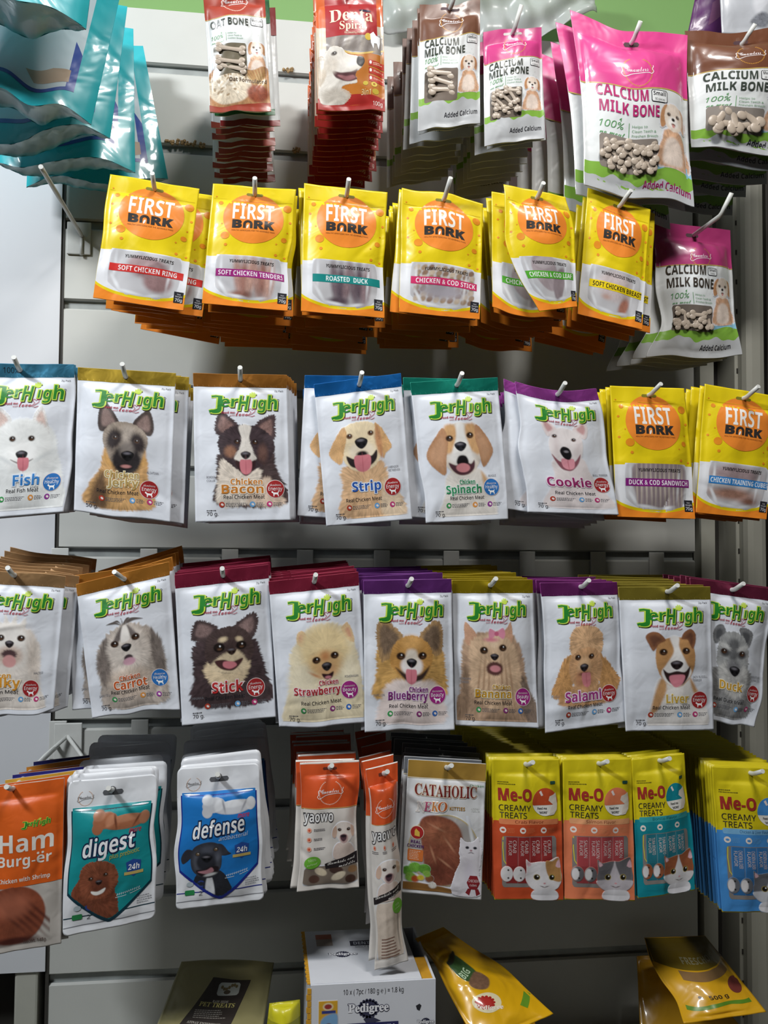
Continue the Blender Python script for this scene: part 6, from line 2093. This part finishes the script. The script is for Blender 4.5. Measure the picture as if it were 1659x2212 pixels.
SM = dict(jit=(0.001, 0.0012, 0.012), dy=0.0088, gap=0.006, puff=0.003)
for i, (q, hole, b, lab, sh, dr, kw) in enumerate((
    (quad(1063, 1640, 1209, 1640, 1068, 1943, 1217, 1945), (49, 8), meo('c9512c', 'e58a5c', '9c3434', 'CRAB', 'Crab Flavor', 0, 'e8e4e6', 'b98a54'), 'yellow-topped cat treat pouch with dark orange lower half and white and tan cat', 'yellow-topped pouch with dark orange lower half', (-0.0016, 0.0006), {}),
    (quad(1215, 1640, 1365, 1638, 1220, 1943, 1371, 1946), (52, 8), meo('e8845c', 'eba878', 'b24c50', 'SALMON', 'Salmon Flavor', 1, '6c6a6e', 'c9c2c8'), 'yellow-topped cat treat pouch with salmon orange lower half and grey cat', 'yellow-topped pouch with salmon orange lower half', (-0.0018, 0.0006), {}),
    (quad(1364, 1640, 1478, 1627, 1378, 1941, 1500, 1922), (53, 8), meo('158a98', '3aa5ac', '2c7c8c', 'TUNA BONITO', 'Bonito Flavor', 1, '9a5a3a', 'dedbdc'), 'yellow-topped cat treat pouch with teal lower half and brown and white cat', 'yellow-topped pouch with teal lower half', (-0.001, 0.0006), dict(er=(0, 0, 3, 4, 0), eb=(0, 1, 1, 0))),
    (quad(1537, 1655, 1690, 1660, 1560, 1970, 1712, 1972), (54, 9), meo('4a93d8', '7cb4dc', '3a78b4', 'CHICKEN & LIVER', 'Chicken & Liver Flavor', 1, '6c6e74', 'd2d4da'), 'yellow-topped cat treat pouch with bright blue lower half at the right picture edge', 'yellow-topped pouch with bright blue lower half', (-0.0003, 0.0006), {}))):
    LOW(10 + i, q, YF, 209, b, lab, sh, 25, dict(SM, drift=(dr[0] * 0.35, dr[1])), hole=hole, puff=0.008, creases=5, **kw)

# ---------------------------------------------------------------- large teal pouches at the upper left, seen from below
TEAL, NAVY = hx('2fb3bd'), hx('3a4fa0')


class GPouch(Pouch):
    """stand-up pouch: flat top, bellied towards its folded bottom"""

    def depth(s, x, y):
        u, v = x / 100, np.clip(y / s.H, 0, 1)
        p = s.ph
        d = s.puff * np.maximum(np.sin(math.pi * np.clip(u, 0, 1)), 0) ** 0.75 * v ** 1.1
        d = d + 0.0022 * v * (np.sin(8 * u + 3 * v + p[0]) + np.sin(15 * u - 6 * v + p[1])) * np.sin(math.pi * np.clip(u, 0, 1))
        for cx, cy, ca, sa, l, w, amp in s.cr:
            dx, dy = x - cx, y - cy
            d = d + 1.6 * amp * np.exp(-((-dx * sa + dy * ca) / w) ** 2 - ((dx * ca + dy * sa) / l) ** 2)
        return d

    def rear(s, F):
        q = copy.copy(s)
        V = q(F, 0)
        d = s.depth(F[:, 0], F[:, 1])
        V[:, 1] += 1.75 * d + 0.001
        return V

    def grid(s, nx, ny):
        X, Y = np.meshgrid(np.linspace(0, 100, nx + 1), np.linspace(0, s.H, ny + 1))
        i = (np.arange(ny)[:, None] * (nx + 1) + np.arange(nx)[None]).ravel()
        return np.stack([X.ravel(), Y.ravel()], 1), np.stack([i, i + nx + 1, i + nx + 2, i + 1], 1)


def teal_pouch(i, q, Y, label, eb=None, puff=0.034, **kw):
    H = 110
    p = GPouch(q, Y, H, puff=puff, seed=500 + i, hole=(50, 5), creases=10, eb=eb, **kw)
    o = empty('treat_pouch', tuple(p.root), label, 'treat pouch', 'large teal pouches at the upper left')
    F, Q = p.grid(44, 44)
    V = np.concatenate([p(F), p.rear(F)])
    L = np.concatenate([Q.ravel(), (Q[:, ::-1] + len(F)).ravel()])
    C_ = np.tile(np.array(TEAL), (len(V), 1))
    link('pouch', raw_mesh('pouch', V, L, [4] * (len(L) // 4), C_, (M_SHINY,)), o)
    # folded bottom between the front and rear films
    u = np.linspace(0, 100, 45)
    B = np.stack([u, np.full_like(u, H)], 1)
    f, r = p(B), p.rear(B)
    n = 9
    G = []
    for k in range(n):
        w = k / (n - 1)
        g = f * (1 - w) + r * w
        g[:, 2] += 0.010 * math.sin(math.pi * w) * np.sin(math.pi * u / 100) + 0.0012 * np.sin(u * 0.5 + k)
        G.append(g)
    G = np.concatenate(G)
    ii = (np.arange(n - 1)[:, None] * 45 + np.arange(44)[None]).ravel()
    L = np.stack([ii, ii + 45, ii + 46, ii + 1], 1).ravel()
    cg = np.tile(np.array(hx('9fc0c4')), (len(G), 1))
    cg[:45] = TEAL
    cg[-45:] = TEAL
    gm = raw_mesh('bottom_gusset', G, L, [4] * (len(L) // 4), cg, (M_SHINY,))
    link('bottom_gusset', gm, o)['label'] = 'greyish teal folded pouch bottom'
    a = Art()
    wv = lambda x: 97 + 2 * np.sin(x * 0.1 + i)
    a.band(11, 88, 8, wv, hx('c9d6de'), 0)
    a.band(11, 88, lambda x: wv(x) - 3, wv, NAVY, 1)
    a.poly([(60, 84), (74, 78), (84, 80), (84, 90), (66, 92)], hx('b9a08c'), 2)
    a.band(83, 88, lambda x: 55 + 2 * (x - 83), 96, NAVY, 1)
    a.poly([(20, 60), (40, 40), (60, 52), (44, 70)], hx('c4d6de'), 1)
    p.part('printed_panel', a, M_SHINY, o, 'white and navy printed panel')
    return p


teal_pouch(4, quad(72, 96, 309, 99, 57, 404, 363, 386), -0.055, 'large teal pouch nearest the wall, lowest of the teal ones', eb=(0, -4, 1, 5, 2, 0), puff=0.022)
teal_pouch(3, quad(20, 22, 288, 62, -10, 352, 292, 372), -0.115, 'teal pouch with white side edge, second from the wall', eb=(0, 5, 2, -3, -4, 0), puff=0.026)
teal_pouch(2, quad(-30, -42, 275, 14, -70, 310, 238, 298), -0.185, 'middle one of the five teal pouches at the upper left', eb=(0, 5, 6, -1, -6, 0), puff=0.028)
teal_pouch(1, quad(-125, -100, 264, -30, -170, 200, 197, 268), -0.265, 'second nearest teal pouch, its wavy navy-edged bottom corner over the slatted wall', eb=(0, 2, -4, -7, 2, -6, 0), puff=0.034)
teal_pouch(0, quad(-200, -330, 232, -310, -230, 0, 186, 62), -0.37, 'nearest and uppermost teal pouch, cut by the picture corner', eb=(0, 2, -3, -5, 2, -3, 0), puff=0.048)


# ---------------------------------------------------------------- empty hook at the left and a second one low on the panel
def free_hook(px, py, Y, tipx, tipy, label, plate):
    b = P(px, py, 0.0)
    o = empty('display_hook', tuple(b), label, 'display hook', 'wire hooks on the slatted wall')
    m_ = MB()
    t = P(tipx, tipy, Y)
    m_.tube([(0, -0.004, 0), (0, -0.012, 0.001), ((t.x - b.x) * 0.94, Y * 0.94, (t.z - b.z) * 0.93), (t.x - b.x, Y, t.z - b.z)], 0.0031, 12)
    m_.tube([(0, -0.006, 0.0), (0, -0.006, -0.03)], 0.0024, 8)
    m_.build('rod', M_STEEL, o)
    m_ = MB()
    x0, y0, x1, y1 = plate
    m_.box(P(x0, y0, 0).x - b.x, P(x1, y0, 0).x - b.x, -0.0045, -0.0008, P(x0, y1, 0).z - b.z, P(x0, y0, 0).z - b.z)
    m_.build('back_plate', M_STEEL, o, bevel=0.0015)


free_hook(178, 513, -0.28, 88, 360, 'bare wire hook with square back plate left of the yellow pouch with red banner', (146, 480, 198, 550))
o = empty('display_hook', tuple(P(148, 1592, 0.0)), 'bent wire hook on a back plate above the tall orange patty pouch', 'display hook', 'wire hooks on the slatted wall')
m_ = MB()
m_.box(-0.021, 0.021, -0.005, -0.0008, -0.035, 0.022)
m_.build('back_plate', M_STEEL, o, bevel=0.0015)
m_ = MB()
m_.tube([(-0.055, -0.06, -0.052), (-0.028, -0.03, -0.022), (0, -0.009, 0.003)], 0.003, 10)
m_.tube([(0, -0.009, 0.003), (0.025, -0.03, -0.022), (0.05, -0.06, -0.055)], 0.003, 10)
m_.build('rod', M_STEEL, o)

# ---------------------------------------------------------------- above the slatted wall: plastic cover and two pouches
M_COVER, nt_, N_, L_, b_ = new_mat('milky_plastic_sheet')
b_.inputs['Base Color'].default_value = (0.5, 0.53, 0.52, 1)
b_.inputs['Roughness'].default_value = 0.28
b_.inputs['Alpha'].default_value = 0.66
c0, c1 = P(828, 60, -0.05), P(1300, 40, -0.05)
nx, ny = 70, 40
U, Vv = np.meshgrid(np.linspace(0, 1, nx + 1), np.linspace(0, 1, ny + 1))
zb = np.array([P(px, py, -0.03).z for px, py in ((828, 66), (880, 62), (905, 20), (1035, 90), (1100, 92), (1172, 94), (1240, 82), (1268, 45), (1318, 28))])
zc = interp(zb, U)
X = c0.x + (c1.x - c0.x) * U
Z = zc + (2.32 - zc) * Vv
Yq = -0.028 + 0.006 * np.sin(U * 31 + Vv * 7) + 0.005 * np.sin(U * 13 - Vv * 11) + 0.003 * np.sin(U * 63 + 4 * Vv)
i = (np.arange(ny)[:, None] * (nx + 1) + np.arange(nx)[None]).ravel()
L = np.stack([i, i + 1, i + nx + 2, i + nx + 1], 1).ravel()
me = raw_mesh('dust_sheet', np.stack([X.ravel(), Yq.ravel(), Z.ravel()], 1), L, [4] * (len(L) // 4), None, (M_COVER,))
o = tag(link('dust_sheet', me), 'milky plastic sheet hanging over the top of the slatted wall', 'plastic sheet')
so = o.modifiers.new('thick', 'SOLIDIFY')
so.thickness = 0.0006


def violet(p, o, rear):
    a = Art()
    a.band(0.3, 99.7, 0.3, 30, hx('5d2c63'), 0)
    a.band(20, 80, lambda x: 40 + 8 * np.sin(x * 0.1), lambda x: 70 + 8 * np.sin(x * 0.1), hx('6f4668'), 0)
    link('pouch', p.mesh('pouch', a, hx('54285c'), (M_GLOSS,), step=3), o)
    p.part('hang_hole', Art().e(50, 8, 3, 3, hx('2a1830'), 1), M_PAPER, o)


def silver(p, o, rear):
    a = Art()
    a.band(0.3, 99.7, 0.3, 12, hx('9a8a5c'), 0)
    link('pouch', p.mesh('pouch', a, hx('b9bcc2'), (M_GLOSS,), step=2), o)
    d = Pic(20, 40, 99, 120, step=1, bg='b9bcc2')
    d.g([(92, 60), (99, 52), (99, 92), (74, 112), (62, 116), (70, 96)], '2c3430', soft=2, st=0.3)
    d.g([(34, 84), (60, 52), (99, 40), (99, 52), (62, 70), (40, 100)], 'd6d8de', soft=3)
    d.g([(30, 108), (42, 98), (52, 104), (44, 114)], '7d8088', soft=2, st=0.4)
    p.part('printed_picture', d.art(0), M_GLOSS, o)
    p.part('hang_hole', Art().e(50, 8, 3, 3, hx('3a3a40'), 1), M_PAPER, o)


pv = Pouch(quad(1516, -70, 1690, -110, 1478, 110, 1660, 120), -0.10, 110, puff=0.015, seed=31, hole=(50, 8), et=(20, 4, 0, 0))
hang(pv, violet, 'dark violet pouch above the large brown-headed bone pouch', 'pouches above the top row')
hook(pv, 'wire hook carrying the dark violet pouch above the picture edge')
ps = Pouch(quad(1548, -160, 1740, -160, 1560, 72, 1760, 74), -0.16, 120, puff=0.015, seed=32, hole=(45, 8), creases=12)
hang(ps, silver, 'silver grey pouch with dark print at the top right corner', 'pouches above the top row')
hook(ps, 'wire hook carrying the silver grey pouch above the picture edge')

# ---------------------------------------------------------------- things standing on the base shelf
# printed carton with torn yellow edges
fz = P(805, 2122, -0.28).z
bx0, bx1 = P(671, 2117, -0.28).x, P(941, 2130, -0.28).x
by0, by1 = -0.28, -0.11
o = empty('carton', ((bx0 + bx1) / 2, by0, SHELF), 'white printed carton with torn yellow edges on the base shelf under the long thin pouch', 'carton')
hw, hh = (bx1 - bx0) / 2, fz - SHELF


class Flat:
    """flat panel for artwork: origin, x direction and down direction in metres per unit"""

    def __init__(s, org, ex, ey, nrm):
        s.o, s.ex, s.ey, s.n = map(np.array, (org, ex, ey, nrm))

    def __call__(s, V, off=0.0):
        return s.o + V[:, :1] * s.ex + V[:, 1:2] * s.ey + s.n * np.reshape(off, (-1, 1))

    def part(s, name, art, mat, parent, label=None):
        Vs, Ls, Ss, Cs, n = [], [], [], [], 0
        for V, L, S, c, l in art.items:
            Vs.append(s(V, 0.0002 + 0.0001 * l)); Ls.append(np.asarray(L) + n); Ss += list(S); Cs.append(c)
            n += len(V)
        q = link(name, raw_mesh(name, np.concatenate(Vs), np.concatenate(Ls), Ss, np.concatenate(Cs), (mat,)), parent)
        if label:
            q['label'] = label
        return q


M_CARD = plain('white_card', hx('dcdee4'), 0.5, noise=0.04, scale=30)
M_CARDY = plain('yellow_card_edge', hx('dca22c'), 0.6, noise=0.2, scale=60)
m_ = MB()
m_.box(-hw, hw, 0, 0.003, 0, hh)
m_.box(-hw, hw, by1 - by0 - 0.003, by1 - by0, 0, hh)
m_.box(-hw, -hw + 0.003, 0.003, by1 - by0 - 0.003, 0, hh)
m_.box(hw - 0.003, hw, 0.003, by1 - by0 - 0.003, 0, hh)
m_.build('carton_body', M_CARD, o)
m_ = MB()
m_.box(-hw, hw - 0.018, 0.002, by1 - by0 - 0.002, hh - 0.001, hh + 0.001)
m_.build('top_flap', M_CARD, o)
m_ = MB()
for k in range(26):
    z = hh - 0.004 - k * 0.0078
    m_.box(-hw - 0.004 - 0.0012 * (k % 2), -hw + 0.001, -0.0005, 0.0015, z - 0.0068, z)
    y = 0.004 + k * 0.0064
    if y < by1 - by0 - 0.006:
        m_.box(-hw - 0.004 - 0.001 * (k % 2), -hw + 0.001, y, y + 0.0056, hh - 0.0006, hh + 0.0008)
m_.build('torn_edge', M_CARDY, o)
m_ = MB()
m_.box(hw - 0.017, hw - 0.002, 0.004, 0.07, hh - 0.004, hh - 0.001)
m_.build('open_corner', M_CARDY, o)
u = 2 * hw / 100


def box_logo(a, x, y, k):
    for q in range(18):
        t = q * math.pi / 9
        a.e(x + 9.5 * k * math.cos(t), y + 8.2 * k * math.sin(t), 1.5 * k, 1.5 * k, hx('2e2f4a'), 1, n=10)
    a.e(x, y, 9.4 * k, 8 * k, hx('34354f'), 1)
    a.to('Pedigree', x - 20 * k, x + 20 * k, y + 3 * k, 8.5 * k, hx('f0f0f4'), hx('2e2f4a'), 2, bold=0.02, out=0.05, font='serif', res=3)


fr = Flat((-hw, 0, hh), (u, 0, 0), (0, 0, -u), (0, -1, 0))
a = Art()
a.t('10 x ( 7pc / 180 g \u212e ) = 1.8 kg', 26, 74, 8.5, 4, INK, 1, bold=0.01)
box_logo(a, 46, 20, 0.8)
a.band(29, 70, 31, 41, hx('26275c'), 1)
a.t('DENTASTIX', 32, 67, 39.3, 6.6, hx('f2f3f6'), 2, bold=0.04)
a.poly([(42, 28), (45, 26), (50, 27), (56, 30), (50, 31), (44, 31)], hx('3a3b52'), 1)
box_logo(a, 92, 33, 0.34)
a.poly([(84, 20), (87, 18.5), (88.5, 20), (87, 24), (85, 23)], INK, 1)
fr.part('front_print', a, M_PAPER, o)
a = Pic(6, 12, 22, 38, step=0.4)
a.g([(6.5, 12.5), (21.5, 12.5), (21.5, 37.5), (6.5, 37.5)], 'd9a52a', soft=0.3, sharp=True)
a.e(14, 17, 4, 3, 'e8d8b0', soft=0.6)
a.e(14, 17, 3, 2, '9c3430', soft=0.4)
a.g([(9, 20), (20, 20), (20, 22.4), (9, 22.4)], '2c3a80', soft=0.3, sharp=True)
a.g([(8, 30), (12, 24), (21, 23), (21, 34), (15, 36)], '7aa8d0', soft=1)
a.e(14.5, 33, 3.6, 3.2, '7a4a34', soft=0.5)
a.e(14.5, 34, 1.5, 2.4, 'f0ece6', soft=0.5)
a.e(14.5, 34, 0.6, 0.5, '1a1a1a', soft=0.3)
fr.part('pack_picture', a.art(1), M_PAPER, o, 'small yellow pack picture')
tp = Flat((-hw, by1 - by0, hh + 0.001), (u, 0, 0), (0, -u, 0), (0, 0, 1))
a = Art()
a.band(9, 23, 10, 34, hx('a89a90'), 1)
a.band(9, 23, 10, 20, hx('b0705c'), 2)
a.band(38, 74, 26, 36, hx('34343f'), 1)
a.t('DENTASTIX', 41, 71, 34, 6, hx('b9bcc4'), 2, bold=0.04)
a.t('DAILY ORAL CARE', 42, 70, 40, 3, hx('6a6c74'), 1)
box_logo(a, 30, 52, 0.6)
tp.part('top_print', a, M_PAPER, o)


def stand(i, q, Y, H, build, label, group=None, name='treat_pouch', cat='treat pouch', **kw):
    p = Pouch(q, Y, H, seed=600 + i, hole=kw.pop('hole', (50, H * 0.5)), **kw)
    return hang(p, build, label, group, name, cat)


def rawhide(p, o, rear):
    link('pouch', p.mesh('pouch', None, hx('8f885f'), (M_SHINY,), step=2), o)
    l = Art()
    l.poly([(38, 18), (78, 22), (66, 96), (19, 88)], hx('2c241f'), 1)
    l.poly([(19.6, 85), (66.4, 93), (66, 96), (19, 88)], hx('6b3a2c'), 2)
    l.rr(46, 24, 68, 42, hx('a7aca6'), 2, rad=3)
    for k in range(7):
        l.e(50 + k * 2.4, 30 + 3 * math.sin(k), 1.4, 2.4, hx('6a5c38'), 3)
    l.e(56, 37, 3.4, 3, hx('4a4030'), 3)
    l.t('RAW HIDE', 44, 60, 51, 3.4, hx('b9b4a8'), 2, font='serif', rot=0.08)
    l.t('PET TREATS', 32, 67, 56, 6.4, hx('c9c070'), 2, font='serif', rot=0.1)
    dashes(l, 30, 62, 32, 5, hx('a09a90'), h=0.9, lead=2.8, seed=3, layer=2)
    l.t('ATINAY ENTERPRISE', 26, 58, 82, 3.6, hx('b9b4a8'), 2, font='serif', rot=0.1)
    p.part('paper_label', l, M_PAPER, o, 'black label with yellow and white print')


stand(1, quad(392, 2078, 592, 2080, 318, 2268, 560, 2268), -0.13, 120, rawhide, 'dull olive see-through pack with a black label, leaning at the bottom of the wall', dep=(0.075, 0.075, -0.09, -0.09), puff=0.022, top=8, et=(0, -3, -4, -3, 0), creases=9)


def lime(p, o, rear):
    a = Art()
    a.band(0.3, 99.7, 0.3, 40, hx('d2c926'), 0)
    link('pouch', p.mesh('pouch', a, hx('a9a51c'), (M_GLOSS,), step=3), o)


stand(2, quad(582, 2168, 648, 2160, 568, 2290, 650, 2290), -0.20, 150, lime, 'small lime yellow pack left of the printed carton, mostly below the picture', puff=0.018, top=4, creases=5)


def yellow_bag(kind):
    def build(p, o, rear):
        a = Art()
        Yl = hx('e3ae16')
        if kind == 1:
            a.band(0.3, 99.7, 0.3, 12, hx('d9a417'), 0)
            link('bag', p.mesh('bag', a, Yl, (M_SHINY,), step=2.5), o)
            d = Pic(26, 24, 74, 100, step=1.0, bg='e3ae16')
            d.g([(36, 36), (64, 28), (70, 66), (46, 72), (34, 56)], '3a5a34', soft=1, st=0.3)
            d.g([(44, 72), (68, 64), (74, 84), (60, 96), (44, 86)], '7a5c48', soft=1.5, st=0.3)
            d.g([(36, 34), (66, 26), (66, 31), (37, 40)], '2c2f28', soft=0.8)
            p.part('printed_picture', d.art(1), M_SHINY, o, 'dark green and brown print')
            s = Art()
            s.e(44, 118, 20, 20, hx('e8dcb4'), 1)
            for q in range(14):
                t = q * math.pi / 7
                s.e(42 + 12 * math.cos(t), 116 + 12 * math.sin(t), 2.4, 2.4, hx('b02a22'), 2, n=8)
            s.e(42, 116, 12, 12, hx('b8302a'), 2)
            s.t('Pedigree', 24, 62, 121, 9, hx('f2e6d8'), 3, font='serif', bold=0.02, rot=0.5)
            s.t('BIG', 42, 64, 66, 12, hx('b9cfae'), 4, rot=-0.3, bold=0.04)
            s.poly([(78, 150), (96, 140), (99, 150), (82, 162)], hx('6a9a2c'), 2)
            p.part('round_emblem', s, M_SHINY, o, 'red rosette with white lettering')
        else:
            a.band(0.3, 99.7, 0.3, 34, hx('6e5c1a'), 1)
            a.band(8, 92, lambda x: 92 + 3 * np.sin(x * 0.08), lambda x: 99 + 3 * np.sin(x * 0.08), hx('5d8a26'), 1)
            a.band(24, 92, 36, 50, hx('8a6a44'), 1)
            link('bag', p.mesh('bag', a, hx('d9a41c'), (M_SHINY,), step=2.5), o)
            s = Art()
            s.t('FRESCHOK', 34, 84, 26, 8, hx('8d8a70'), 2, bold=0.02)
            s.t('500 g', 40, 66, 82, 8, hx('3a2c1c'), 2, bold=0.02)
            s.e(30, 79, 3, 3, hx('4a3a24'), 2)
            s.e(86, 70, 11, 12, hx('7a3a34'), 2)
            p.part('print', s, M_SHINY, o)
    return build


stand(3, quad(897, 2028, 958, 2003, 1036, 2262, 1196, 2190), -0.19, 190, yellow_bag(1), 'yellow pillow bag with red rosette lying slanted right of the printed carton', 'yellow bags on the base shelf', 'pillow_bag', 'pet food bag', dep=(0.03, 0.07, -0.1, -0.06), puff=0.046, top=14, margin=4, creases=18, el=(0, 12, 4, 0, 0), er=(0, 6, 22, 10, 0))
stand(4, quad(1000, 2195, 1120, 2140, 1010, 2300, 1196, 2290), -0.22, 110, lambda p, o, r: link('bag', p.mesh('bag', None, hx('d99a14'), (M_SHINY,), step=3), o) and None, 'yellow bag end showing under the slanted yellow bag', 'yellow bags on the base shelf', 'pillow_bag', 'pet food bag', dep=(0, 0.04, -0.06, 0), puff=0.02, top=6, creases=6)
stand(5, quad(1392, 2026, 1524, 2022, 1478, 2212, 1656, 2186), -0.17, 120, yellow_bag(2), 'yellow pillow bag with green stripe at the lower right corner', 'yellow bags on the base shelf', 'pillow_bag', 'pet food bag', dep=(0.06, 0.06, -0.07, -0.07), puff=0.042, top=10, margin=4, creases=14, el=(0, -6, -4, 4, 0))
stand(6, quad(1376, 2066, 1470, 2060, 1386, 2290, 1660, 2290), -0.14, 150, lambda p, o, r: link('bag', p.mesh('bag', None, hx('b98a1c'), (M_SHINY,), step=3), o) and None, 'yellow bag half hidden under the one with the green stripe', 'yellow bags on the base shelf', 'pillow_bag', 'pet food bag', dep=(0.08, 0.08, 0.0, 0.0), puff=0.03, top=6, creases=8)
